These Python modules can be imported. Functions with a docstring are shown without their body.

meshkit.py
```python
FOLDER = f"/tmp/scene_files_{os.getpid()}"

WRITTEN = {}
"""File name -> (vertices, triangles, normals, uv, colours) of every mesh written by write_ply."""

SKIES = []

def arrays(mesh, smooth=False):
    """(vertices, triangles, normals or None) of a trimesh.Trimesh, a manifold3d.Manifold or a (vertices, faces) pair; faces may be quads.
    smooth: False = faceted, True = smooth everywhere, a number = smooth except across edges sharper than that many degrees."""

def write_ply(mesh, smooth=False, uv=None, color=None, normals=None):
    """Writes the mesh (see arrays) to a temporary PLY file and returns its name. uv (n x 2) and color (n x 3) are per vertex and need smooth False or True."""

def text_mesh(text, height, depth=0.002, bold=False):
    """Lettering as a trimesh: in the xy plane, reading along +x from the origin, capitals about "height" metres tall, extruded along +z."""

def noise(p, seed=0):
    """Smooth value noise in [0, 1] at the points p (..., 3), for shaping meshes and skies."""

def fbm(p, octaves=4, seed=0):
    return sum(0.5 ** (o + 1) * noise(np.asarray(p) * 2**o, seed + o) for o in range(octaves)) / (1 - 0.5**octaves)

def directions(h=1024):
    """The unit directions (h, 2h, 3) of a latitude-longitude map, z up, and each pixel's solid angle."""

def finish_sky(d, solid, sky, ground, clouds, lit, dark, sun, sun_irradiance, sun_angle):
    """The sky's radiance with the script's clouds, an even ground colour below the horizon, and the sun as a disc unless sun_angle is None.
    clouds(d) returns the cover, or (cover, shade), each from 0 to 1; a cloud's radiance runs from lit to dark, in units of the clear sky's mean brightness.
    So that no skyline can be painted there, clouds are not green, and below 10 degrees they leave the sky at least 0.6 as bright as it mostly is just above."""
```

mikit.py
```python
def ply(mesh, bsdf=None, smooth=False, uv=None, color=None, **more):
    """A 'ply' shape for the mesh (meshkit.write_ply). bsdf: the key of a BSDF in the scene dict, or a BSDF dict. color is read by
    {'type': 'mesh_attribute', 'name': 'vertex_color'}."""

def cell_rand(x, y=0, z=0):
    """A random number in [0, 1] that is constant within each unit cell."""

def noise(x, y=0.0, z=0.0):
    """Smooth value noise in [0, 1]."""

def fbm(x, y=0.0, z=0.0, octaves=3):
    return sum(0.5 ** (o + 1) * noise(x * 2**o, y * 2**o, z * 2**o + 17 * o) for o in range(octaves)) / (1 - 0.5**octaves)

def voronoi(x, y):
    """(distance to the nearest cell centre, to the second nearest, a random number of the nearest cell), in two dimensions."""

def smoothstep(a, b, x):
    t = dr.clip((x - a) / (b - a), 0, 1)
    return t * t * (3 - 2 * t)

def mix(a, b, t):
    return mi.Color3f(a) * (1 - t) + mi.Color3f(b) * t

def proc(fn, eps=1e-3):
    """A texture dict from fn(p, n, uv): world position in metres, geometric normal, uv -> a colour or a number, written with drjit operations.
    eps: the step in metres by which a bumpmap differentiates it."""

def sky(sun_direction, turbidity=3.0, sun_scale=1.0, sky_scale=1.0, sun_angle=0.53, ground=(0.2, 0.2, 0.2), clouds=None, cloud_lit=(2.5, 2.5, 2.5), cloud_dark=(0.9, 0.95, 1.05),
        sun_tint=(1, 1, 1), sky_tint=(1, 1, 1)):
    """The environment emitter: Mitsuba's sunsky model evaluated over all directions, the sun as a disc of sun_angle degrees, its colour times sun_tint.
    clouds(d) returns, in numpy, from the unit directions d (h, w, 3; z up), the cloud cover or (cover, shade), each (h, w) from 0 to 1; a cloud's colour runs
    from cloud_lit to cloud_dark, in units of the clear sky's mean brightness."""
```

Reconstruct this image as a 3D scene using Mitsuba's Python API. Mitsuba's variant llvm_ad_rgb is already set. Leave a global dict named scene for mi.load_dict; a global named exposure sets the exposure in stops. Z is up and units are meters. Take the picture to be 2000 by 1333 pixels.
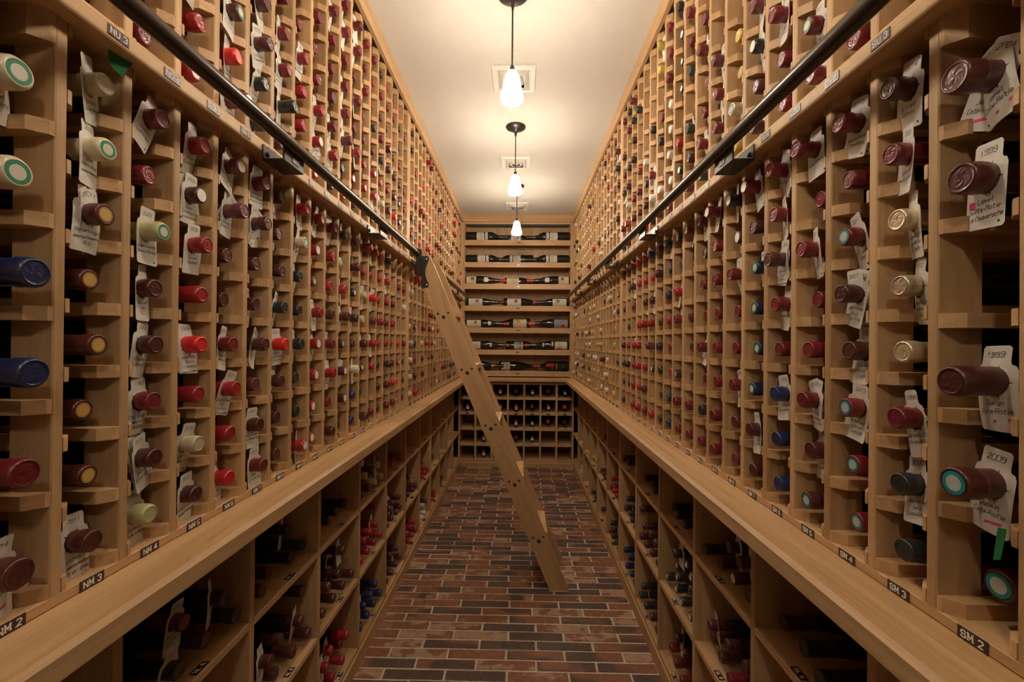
import math, random
import numpy as np
import drjit as dr
import mitsuba as mi
import mikit
from mikit import proc, noise, fbm, smoothstep, mix, cell_rand
from shapely.geometry import LineString, Polygon, box as sbox
from shapely.ops import unary_union
import trimesh

rng = random.Random(7)
T4 = mi.ScalarTransform4f
scene, labels = {}, {}

# ------------------------------------------------------------------ camera, lights, exposure
W_, H_ = 2000, 1333
FPX = 852.06
YAW, PITCH, ROLL = 0.0195, 0.0039, 0.0085
FWD = np.array([-math.sin(YAW) * math.cos(PITCH), math.cos(YAW) * math.cos(PITCH), math.sin(PITCH)])
RIGHT = np.array([math.cos(YAW), math.sin(YAW), 0.0])
UP = np.cross(RIGHT, FWD)
UPR = UP * math.cos(ROLL) + RIGHT * math.sin(ROLL) * -1.0
scene['camera'] = {'type': 'perspective', 'fov': 2 * math.degrees(math.atan(W_ / 2 / FPX)), 'fov_axis': 'x', 'near_clip': 0.02, 'far_clip': 100.0,
                   'to_world': T4().look_at(origin=[0, 0, 0], target=FWD.tolist(), up=UPR.tolist())}
exposure = 2.62
LAMP = (20.0, 17.3, 13.7)            # radiance of the lit milk glass shades
LAMP_Y = [-0.385, 0.65, 1.685, 2.731, 3.762]

# ------------------------------------------------------------------ measured room
DL, DR = 0.6364, 0.5609              # rack faces, left and right of the camera
YAL, YAR = 0.5972, 0.6136            # far edge of the first full post, left and right
PITCHY, ROWH = 0.1016, 0.0976
ZB, ZC, ZCB = -0.353, -0.3691, -0.4061
ZE1, ZE2, ZR, ZTOP = 0.443, 0.4748, 1.2838, 1.3554
CL, CR, EL, ER, GL, GR = 0.5392, 0.4613, 0.610, 0.534, 0.6168, 0.5441
ZF = -1.30
YBK, YBC = 4.62, 4.53                # face of the back shelves, edge of the back counter
YNEAR = 0.16                         # where the racks are cut off beside the camera
FACE = {'N': -DL, 'S': DR}
SGN = {'N': 1, 'S': -1}              # towards the aisle
POST_W, POST_D, RAIL_T, RAIL_H, RACK_D = 0.016, 0.058, 0.022, 0.0195, 0.33

# ------------------------------------------------------------------ meshes
def join(parts):
    vs, fs, n = [], [], 0
    for v, f in parts:
        v = np.asarray(v, float); f = np.asarray(f, int)
        if f.shape[1] == 4:
            f = np.vstack([f[:, [0, 1, 2]], f[:, [0, 2, 3]]])
        vs.append(v); fs.append(f + n); n += len(v)
    return np.vstack(vs), np.vstack(fs)

def cbox(x0, x1, y0, y1, z0, z1, c=0.0015):
    """A box with chamfered edges (c = 0: a plain one)."""
    if c <= 0:
        v = np.array([[x, y, z] for x in (x0, x1) for y in (y0, y1) for z in (z0, z1)], float)
        f = np.array([[0, 1, 3, 2], [4, 6, 7, 5], [0, 4, 5, 1], [2, 3, 7, 6], [0, 2, 6, 4], [1, 5, 7, 3]])
        return join([(v, f)])
    lo, hi = np.array([x0, y0, z0], float), np.array([x1, y1, z1], float)
    c = min(c, 0.45 * (hi - lo).min())
    pts, idx = [], {}
    for sx in (0, 1):
        for sy in (0, 1):
            for sz in (0, 1):
                s = np.array([sx, sy, sz])
                corner = np.where(s == 1, hi, lo)
                inn = np.where(s == 1, -c, c)
                for a in range(3):
                    p = corner + inn; p[a] = corner[a]
                    idx[(sx, sy, sz, a)] = len(pts); pts.append(p)
    F = []
    ctr = (lo + hi) / 2
    P = np.array(pts)
    def quad(q):
        q = list(q)
        n = np.cross(P[q[1]] - P[q[0]], P[q[2]] - P[q[0]])
        if np.dot(n, P[q].mean(0) - ctr) < 0: q = q[::-1]
        for k in range(1, len(q) - 1): F.append([q[0], q[k], q[k + 1]])
    for a in range(3):
        b, d = (a + 1) % 3, (a + 2) % 3
        for s in (0, 1):
            q = []
            for u, w in ((0, 0), (1, 0), (1, 1), (0, 1)):
                k = [0, 0, 0]; k[a] = s; k[b] = u; k[d] = w
                q.append(idx[(*k, a)])
            quad(q)
        for u in (0, 1):
            for w in (0, 1):
                k0 = [0, 0, 0]; k0[b] = u; k0[d] = w
                k1 = list(k0); k1[a] = 1
                quad([idx[(*k0, b)], idx[(*k1, b)], idx[(*k1, d)], idx[(*k0, d)]])
    for k in np.ndindex(2, 2, 2):
        quad([idx[(*k, 0)], idx[(*k, 1)], idx[(*k, 2)]])
    return P, np.array(F)

def prism(poly, axis, a, b):
    """A convex polygon in the two other axes (cyclic order), run from a to b along the axis."""
    poly = np.asarray(poly, float); n = len(poly)
    area = 0.5 * np.sum(poly[:, 0] * np.roll(poly[:, 1], -1) - np.roll(poly[:, 0], -1) * poly[:, 1])
    if area < 0: poly = poly[::-1]
    v = np.zeros((2 * n, 3)); i1, i2 = (axis + 1) % 3, (axis + 2) % 3
    for k, t in ((0, a), (1, b)):
        v[k * n:(k + 1) * n, axis] = t; v[k * n:(k + 1) * n, i1] = poly[:, 0]; v[k * n:(k + 1) * n, i2] = poly[:, 1]
    f = []
    for k in range(1, n - 1): f += [[0, k + 1, k], [n, n + k, n + k + 1]]
    for k in range(n):
        m = (k + 1) % n
        f += [[k, m, n + m], [k, n + m, n + k]]
    return v, np.array(f)

def extrude(poly, depth, axis, at):
    """A shapely polygon extruded; axis 1: polygon in x, z at y = at .. at + depth; axis 0: polygon in y, z."""
    ms = []
    for g in getattr(poly, 'geoms', [poly]):
        if g.area < 1e-9: continue
        m = trimesh.creation.extrude_polygon(g, depth, engine='earcut')
        v = np.array(m.vertices)
        if axis == 1:
            v = np.stack([v[:, 0], at + v[:, 2], v[:, 1]], 1); f = np.array(m.faces)[:, ::-1]
        elif axis == 0:
            v = np.stack([at + v[:, 2], v[:, 0], v[:, 1]], 1); f = np.array(m.faces)
        else:
            v = np.stack([v[:, 0], v[:, 1], at + v[:, 2]], 1); f = np.array(m.faces)
        ms.append((v, f))
    return join(ms)

def lathe(prof, n=20, axis=0):
    """prof: (position along the axis, radius) pairs from one pole to the other."""
    prof = np.asarray(prof, float)
    t = np.arange(n) * 2 * math.pi / n
    v, rings = [], []
    for p, r in prof:
        if r < 1e-7:
            rings.append([len(v)]); v.append([p, 0, 0])
        else:
            rings.append(list(range(len(v), len(v) + n)))
            v += [[p, r * math.cos(a), r * math.sin(a)] for a in t]
    f = []
    for A, B in zip(rings, rings[1:]):
        for k in range(n):
            m = (k + 1) % n
            if len(A) == 1 and len(B) > 1: f.append([A[0], B[m], B[k]])
            elif len(B) == 1 and len(A) > 1: f.append([A[k], A[m], B[0]])
            elif len(A) > 1: f += [[A[k], A[m], B[m]], [A[k], B[m], B[k]]]
    v = np.array(v); f = np.array(f)
    # outward: check the sign of the volume
    vol = np.einsum('ij,ij->i', v[f[:, 0]], np.cross(v[f[:, 1]], v[f[:, 2]])).sum()
    if vol < 0: f = f[:, ::-1]
    if axis == 2: v = v[:, [1, 2, 0]]
    elif axis == 1: v = v[:, [2, 0, 1]]
    return v, f

def tube(path, r, n=8):
    path = np.asarray(path, float); v = []; f = []
    d = np.gradient(path, axis=0); d /= np.linalg.norm(d, axis=1, keepdims=True)
    ref = np.array([0.31, 0.77, 0.1]) if abs(d[0] @ np.array([0, 0, 1])) > .9 else np.array([0, 0, 1.0])
    for p, t in zip(path, d):
        a = np.cross(t, ref); a /= np.linalg.norm(a); b = np.cross(t, a)
        v += [p + r * (math.cos(k * 2 * math.pi / n) * a + math.sin(k * 2 * math.pi / n) * b) for k in range(n)]
    for i in range(len(path) - 1):
        for k in range(n):
            m = (k + 1) % n
            f += [[i * n + k, i * n + m, (i + 1) * n + m], [i * n + k, (i + 1) * n + m, (i + 1) * n + k]]
    v = v + [path[0], path[-1]]; e = len(v) - 2; L = (len(path) - 1) * n
    for k in range(n):
        m = (k + 1) % n
        f += [[e, m, k], [e + 1, L + k, L + m]]
    return np.array(v), np.array(f)

# ------------------------------------------------------------------ scene helpers
used = {}
def fresh(base):
    n = used.get(base, -1) + 1
    used[base] = n
    return base if n == 0 else f'{base}_{n:03d}'

def thing(name, label, cat, group=None):
    k = fresh(name)
    labels[k] = {'label': label, 'category': cat}
    if group: labels[k]['group'] = group
    return k

def put(parent, name, mesh, bsdf, label=None, smooth=False, tone=None, color=None, kind=None, **more):
    """One entry of the scene, child of parent (None: top level)."""
    key = fresh(f'{parent}__{name}' if parent else name)
    v, f = mesh
    uv = None
    if tone is not None:
        uv = np.tile(np.asarray(tone, float), (len(v), 1)) if np.ndim(tone) == 1 else tone
    col = np.tile(np.asarray(color, float), (len(v), 1)) if color is not None and np.ndim(color) == 1 else color
    if (col is not None or uv is not None) and smooth not in (True, False): smooth = True
    scene[key] = mikit.ply((v, f), bsdf, smooth=smooth, uv=uv, color=col, **more)
    if label or kind:
        labels[key] = {}
        if label: labels[key]['label'] = label
        if kind: labels[key]['kind'] = kind
    return key

def put_dict(parent, name, d, label=None):
    key = fresh(f'{parent}__{name}')
    scene[key] = d
    if label: labels[key] = {'label': label}
    return key

def tn(lo=0.86, hi=1.12):
    return (rng.uniform(lo, hi), rng.random())

def struct(name, mesh, bsdf, label=None, **kw):
    k = put(None, name, mesh, bsdf, **kw)
    labels[k] = {'kind': 'structure', 'label': label or name.replace('_', ' ')}
    return k

# ------------------------------------------------------------------ materials
OAK_LIGHT, OAK_DARK = (0.55, 0.35, 0.183), (0.40, 0.232, 0.107)
def oak(axis):
    def fn(p, n, uv):
        q = [p.x, p.y, p.z]
        s = uv.y * 61.0
        along = q[axis]; a, b = q[(axis + 1) % 3], q[(axis + 2) % 3]
        wob = (noise(along * 1.7 + s, a * 9 + s, b * 9) - 0.5) * 0.05
        g = fbm((a + wob) * 62 + s, (b + wob) * 62 + s * 2, along * 1.6 + s, octaves=3)
        fine = noise((a + wob) * 420 + s, (b + wob) * 420, along * 11)
        broad = noise(a * 11 + s, b * 11 + s, along * 0.9)
        t = smoothstep(0.28, 0.74, g * 0.72 + broad * 0.28)
        c = mix(OAK_LIGHT, OAK_DARK, t * 0.75 + smoothstep(0.62, 0.9, fine) * 0.34)
        return c * uv.x
    return {'type': 'principled', 'base_color': proc(fn), 'roughness': 0.46, 'specular': 0.32}
scene['oak_x'], scene['oak_y'], scene['oak_z'] = oak(0), oak(1), oak(2)

def ladder_fn(p, n, uv):
    al = p.x * -0.394 + p.z * 0.919
    ac = p.x * 0.919 + p.z * 0.394
    w = (fbm(al * 1.8, ac * 6, p.y * 2 + uv.y * 9, octaves=2) - 0.5) * 0.12
    g = fbm((ac + w) * 40, p.y * 40 + uv.y * 31, al * 1.3, octaves=3)
    fine = noise((ac + w) * 260, p.y * 260, al * 8)
    c = mix((0.53, 0.335, 0.175), (0.425, 0.252, 0.122), smoothstep(0.3, 0.72, g) * 0.8 + smoothstep(0.7, 0.95, fine) * 0.2)
    return c * uv.x
scene['ladder_wood'] = {'type': 'principled', 'base_color': proc(ladder_fn), 'roughness': 0.42, 'specular': 0.35}

def plaster_fn(p, n, uv):
    return mi.Color3f(0.70, 0.655, 0.585) * (0.97 + 0.05 * fbm(p.x * 3, p.y * 3, p.z * 3))
scene['plaster'] = {'type': 'diffuse', 'reflectance': proc(plaster_fn)}
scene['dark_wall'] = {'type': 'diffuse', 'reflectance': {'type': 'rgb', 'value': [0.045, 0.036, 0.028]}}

def brick_fn(p, n, uv):
    s = uv.y * 93.0
    a = fbm(p.x * 16 + s, p.y * 26 + s, 0.0, octaves=4)
    b = fbm(p.x * 60 + s, p.y * 70, 3.0, octaves=3)
    big = noise(p.x * 9 + s * 3, p.y * 14 + s)
    red = mix((0.34, 0.145, 0.08), (0.20, 0.085, 0.05), b)
    dark = mix((0.085, 0.062, 0.055), (0.15, 0.086, 0.066), b)
    tan = mix((0.50, 0.34, 0.225), (0.34, 0.19, 0.115), b)
    kd = smoothstep(0.5, 0.62, uv.x + (big - 0.5) * 0.55)
    kt = smoothstep(0.5, 0.62, 1.0 - uv.x + (a - 0.5) * 0.9 - 0.2)
    c = mix(red, dark, kd)
    c = c * (1 - kt) + tan * kt
    fleck = smoothstep(0.82, 0.9, noise(p.x * 240, p.y * 240, s)) * smoothstep(0.45, 0.65, a)
    return c * (1 - fleck * 0.6) + mi.Color3f(0.45, 0.35, 0.26) * fleck * 0.6
scene['brick'] = {'type': 'principled', 'base_color': proc(brick_fn), 'roughness': 0.5, 'specular': 0.35}
def grout_fn(p, n, uv):
    return mi.Color3f(0.58, 0.50, 0.40) * (0.8 + 0.4 * fbm(p.x * 90, p.y * 90, 0.0))
scene['grout'] = {'type': 'diffuse', 'reflectance': proc(grout_fn)}

VC = {'type': 'mesh_attribute', 'name': 'vertex_color'}
scene['capsule_foil'] = {'type': 'principled', 'base_color': VC, 'roughness': 0.3, 'specular': 0.55, 'clearcoat': 0.45, 'clearcoat_gloss': 0.85}
scene['gold_foil'] = {'type': 'principled', 'base_color': VC, 'roughness': 0.34, 'metallic': 0.65, 'specular': 0.5}
scene['bottle_glass'] = {'type': 'principled', 'base_color': {'type': 'rgb', 'value': [0.012, 0.012, 0.009]}, 'roughness': 0.12, 'specular': 0.55}
scene['paper'] = {'type': 'twosided', 'bsdf': {'type': 'diffuse', 'reflectance': VC}}
scene['print'] = {'type': 'twosided', 'bsdf': {'type': 'diffuse', 'reflectance': VC}}
scene['black_metal'] = {'type': 'principled', 'base_color': {'type': 'rgb', 'value': [0.035, 0.029, 0.025]}, 'roughness': 0.32, 'metallic': 0.4, 'specular': 0.6}
scene['bronze_tube'] = {'type': 'principled', 'base_color': {'type': 'rgb', 'value': [0.055, 0.04, 0.031]}, 'roughness': 0.27, 'metallic': 0.55, 'specular': 0.6}
scene['vent_metal'] = {'type': 'twosided', 'bsdf': {'type': 'principled', 'base_color': {'type': 'rgb', 'value': [0.62, 0.575, 0.51]}, 'roughness': 0.5}}
scene['plate_brown'] = {'type': 'principled', 'base_color': {'type': 'rgb', 'value': [0.045, 0.018, 0.02]}, 'roughness': 0.35, 'specular': 0.5}
scene['milk_glass'] = {'type': 'principled', 'base_color': {'type': 'rgb', 'value': [0.85, 0.82, 0.76]}, 'roughness': 0.2}

# ------------------------------------------------------------------ lettering
GLYPH = {k: v for k, v in (x.split('=') for x in '''0=0d0h1i3i4h4d3c1c0d|1=1g2i2c|2=0h1i3i4h4g0c4c|3=0h1i3i4h4g3f2f 3f4e4d3c1c0d|4=3c3i0e4e|5=4i0i0f3f4e4d3c1c0d|6=4h3i1i0h0d1c3c4d4e3f1f0e|7=0i4i1c|8=1f0g0h1i3i4h4g3f1f0e0d1c3c4d4e3f|9=0d1c3c4d4h3i1i0h0g1f3f4g|A=0c2i4c 1e3e|B=0c0i3i4h4g3f0f 3f4e4d3c0c|C=4h3i1i0h0d1c3c4d|D=0c0i2i4g4e2c0c|E=4i0i0c4c 0f3f|F=4i0i0c 0f3f|G=4h3i1i0h0d1c3c4d4f2f|H=0c0i 4c4i 0f4f|I=2c2i|J=4i4d3c1c0d|K=0c0i 4i0f4c|L=0i0c4c|M=0c0i2e4i4c|N=0c0i4c4i|O=1c0d0h1i3i4h4d3c1c|P=0c0i3i4h4g3f0f|Q=1c0d0h1i3i4h4d3c1c 2e4c|R=0c0i3i4h4g3f0f 2f4c|S=4h3i1i0h0g1f3f4e4d3c1c0d|T=0i4i 2i2c|U=0i0d1c3c4d4i|V=0i2c4i|W=0i1c2g3c4i|X=0i4c 4i0c|Y=0i2f4i 2f2c|Z=0i4i0c4c|a=3g1g0f0d1c3d 3g3c|b=0i0c2c3d3f2g0f|c=3g1g0f0d1c3c|d=3i3c1c0d0f1g3f|e=0e3e3f2g1g0f0d1c3c|f=3i2i1h1c 0g3g|g=3f1g0f0d1c3d 3g3b2a0a|h=0i0c 0f1g2g3f3c|i=1g1c 1i1h|j=2g2b1a0a|k=0i0c 3g0e3c|l=1i1c|m=0c0g 0f1g2f2c 2f3g4f4c|n=0c0g 0f2g3f3c|o=1c0d0f1g2g3f3d2c1c|p=0a0g2g3f3d2c0c|q=3a3g1g0f0d1c3c|r=0c0g 0e2g3g|s=3g1g0f3d2c0c|t=1i1d2c3c 0g3g|u=0g0d1c3d 3g3c|v=0g1c3g|w=0g1c2f3c4g|x=0c3g 0g3c|y=0g1d 3g1b0a|z=0g3g0c3c|-=0e2e|.=1c1d'''.split('|'))}
def glyph(ch):
    return [[(int(w[i]), ord(w[i + 1]) - 99) for i in range(0, len(w), 2)] for w in GLYPH[ch].split(' ')]
def advance(ch): return 2.2 if ch == ' ' else (2.6 if ch in 'ilj.-' else (5.4 if ch.isupper() or ch.isdigit() or ch in 'mw' else 4.3))

def strokes(text, height, slant=0.12, jitter=0.0, r=None):
    """Polylines of a line of handwriting, centred, capitals 'height' tall."""
    s, x, out = height / 6.0, 0.0, []
    for ch in text:
        if ch != ' ' and ch in GLYPH:
            j = (r.uniform(-jitter, jitter), r.uniform(0.9, 1.1)) if r else (0, 1)
            for pl in glyph(ch):
                out.append([((x + px * j[1] + py * slant) * s, (py * j[1] + j[0]) * s) for px, py in pl])
        x += advance(ch)
    w = (x - 1) * s
    return [[(a - w / 2, b) for a, b in pl] for pl in out], w

def ribbons(polys, width):
    v, f = [], []
    for pl in polys:
        for (a, b), (c, d) in zip(pl, pl[1:]):
            L = math.hypot(c - a, d - b) or 1e-9
            nx, ny = -(d - b) / L * width / 2, (c - a) / L * width / 2
            ex, ey = (c - a) / L * width * .3, (d - b) / L * width * .3
            n = len(v)
            v += [(a + nx - ex, b + ny - ey), (a - nx - ex, b - ny - ey), (c - nx + ex, d - ny + ey), (c + nx + ex, d + ny + ey)]
            f += [[n, n + 1, n + 2], [n, n + 2, n + 3]]
    return np.array(v), np.array(f)

def slab_text(text, height):
    """Bold slab serif lettering as a shapely shape, centred on the origin."""
    s, x, shp = height / 6.0, 0.0, []
    for ch in text:
        if ch == ' ':
            x += 2.6; continue
        for pl in glyph(ch):
            shp.append(LineString([(x + a, b) for a, b in pl]).buffer(0.52, cap_style=2, join_style=2, mitre_limit=2))
        ends = {'N': [(0, 0), (0, 6), (4, 6)], 'M': [(0, 0), (4, 0), (0, 6), (4, 6)], 'U': [(0, 6), (4, 6)], 'L': [(0, 6), (0, 0)], '1': [(2, 0)], '4': [(3, 0)]}.get(ch, [])
        for a, b in ends:
            shp.append(sbox(x + a - 1.15, b - 0.3 if b else 0, x + a + 1.15, b if b else 0.55))
        if ch == 'S': shp += [sbox(x + 3.5, 4.3, x + 4.3, 6), sbox(x - .3, 0, x + .5, 1.7)]
        x += 6.0
    g = unary_union(shp)
    import shapely.affinity as af
    g = af.translate(g, -(x - 2.0) / 2, -3)
    return af.scale(g, s, s, origin=(0, 0))
_txt = {}
def slab(text, height):
    if (text, height) not in _txt: _txt[(text, height)] = slab_text(text, height).simplify(height * 0.01)
    return _txt[(text, height)]

# ------------------------------------------------------------------ setting
struct('floor', cbox(-1.06, 1.0, -1.6, 5.2, ZF - 0.06, ZF - 0.003, 0), 'grout', 'brick floor with pale grout joints')
struct('ceiling', cbox(-1.06, 1.0, -1.6, 5.2, ZTOP, ZTOP + 0.06, 0), 'plaster', 'pale plaster ceiling')
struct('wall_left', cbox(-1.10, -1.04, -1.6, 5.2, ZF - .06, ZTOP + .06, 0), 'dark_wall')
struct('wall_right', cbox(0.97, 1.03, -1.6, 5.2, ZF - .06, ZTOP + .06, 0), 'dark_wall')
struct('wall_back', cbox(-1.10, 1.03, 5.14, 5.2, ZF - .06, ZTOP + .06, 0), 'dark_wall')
struct('wall_front', cbox(-1.10, 1.03, -1.66, -1.6, ZF - .06, ZTOP + .06, 0), 'plaster')

# bricks: 240 x 52 mm with 6 mm joints, running bond across the aisle
BL, BP = 0.2368, 0.0587
nearer = []
row = 0
y = 1.675 - 34 * BP
JX = {0: -0.292, 1: -0.168}
while y < 4.58:
    k = round((y - 1.675) / BP)
    off = JX[k % 2] + rng.uniform(-.008, .008)
    x = off - 6 * (BL + 0.0065)
    while x < 0.6:
        a, b = max(x + 0.003, -0.645), min(x + BL, 0.564)
        if b - a > 0.02:
            q = 0.0012
            z1 = ZF + rng.uniform(-0.0012, 0.0012)
            v, f = cbox(a, b, y + 0.0046, y + BP - 0.0046, ZF - 0.02, z1, 0.002)
            v = v + np.array([[rng.uniform(-q, q), rng.uniform(-q, q), 0] for _ in range(len(v))]) * (v[:, 2:3] > ZF - .01)
            t = rng.random()
            tone = (0.12 + 0.76 * t, rng.random())
            if y > 1.42: put('floor', 'brick', (v, f), 'brick', tone=tone)
            else: nearer.append((v, f, tone))
        x += BL + 0.0065
    y += BP
v, f = join([(a, b) for a, b, _ in nearer])
put('floor', 'brick_field', (v, f), 'brick', tone=np.vstack([np.tile(t, (len(a), 1)) for a, _, t in nearer]), kind='stuff')

# crown boards along the ceiling
def crown(name, mesh, axis, lab): struct(name, mesh, f'oak_{axis}', lab, tone=(1.0, .3))
crown('trim_1', cbox(-GL - 0.02, -GL, YNEAR - .1, YBK, ZR, ZTOP, .002), 'y', 'oak crown board above the left rack')
crown('trim_2', cbox(GR, GR + .02, YNEAR - .1, YBK, ZR, ZTOP, .002), 'y', 'oak crown board above the right rack')
crown('trim_3', cbox(-GL, GR, YBK - .018, YBK + .002, ZR - .004, ZTOP, .002), 'x', 'oak crown board above the back shelves')

# ------------------------------------------------------------------ racks
def rail_mesh(side, ypost, dirn, ztop, hh=RAIL_H, t=RAIL_T):
    """A cleat on the side of a post; dirn +1: on its far side. Its aisle end is chamfered."""
    s, xf = SGN[side], FACE[side]
    c = 0.017
    pl = [(xf, ypost), (xf - s * 0.0008, ypost + dirn * 0.006), (xf - s * c, ypost + dirn * t), (xf - s * RACK_D, ypost + dirn * t), (xf - s * RACK_D, ypost)]
    return prism(pl, 2, ztop - hh, ztop)

def post_mesh(side, y0, z0, z1, w=POST_W, d=POST_D, x=None):
    s = SGN[side]; xf = FACE[side] if x is None else x
    c = 0.0018
    pl = [(xf - s * c, y0), (xf, y0 + c), (xf, y0 + w - c), (xf - s * c, y0 + w), (xf - s * d, y0 + w), (xf - s * d, y0)]
    return prism(pl, 2, z0, z1)

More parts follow.
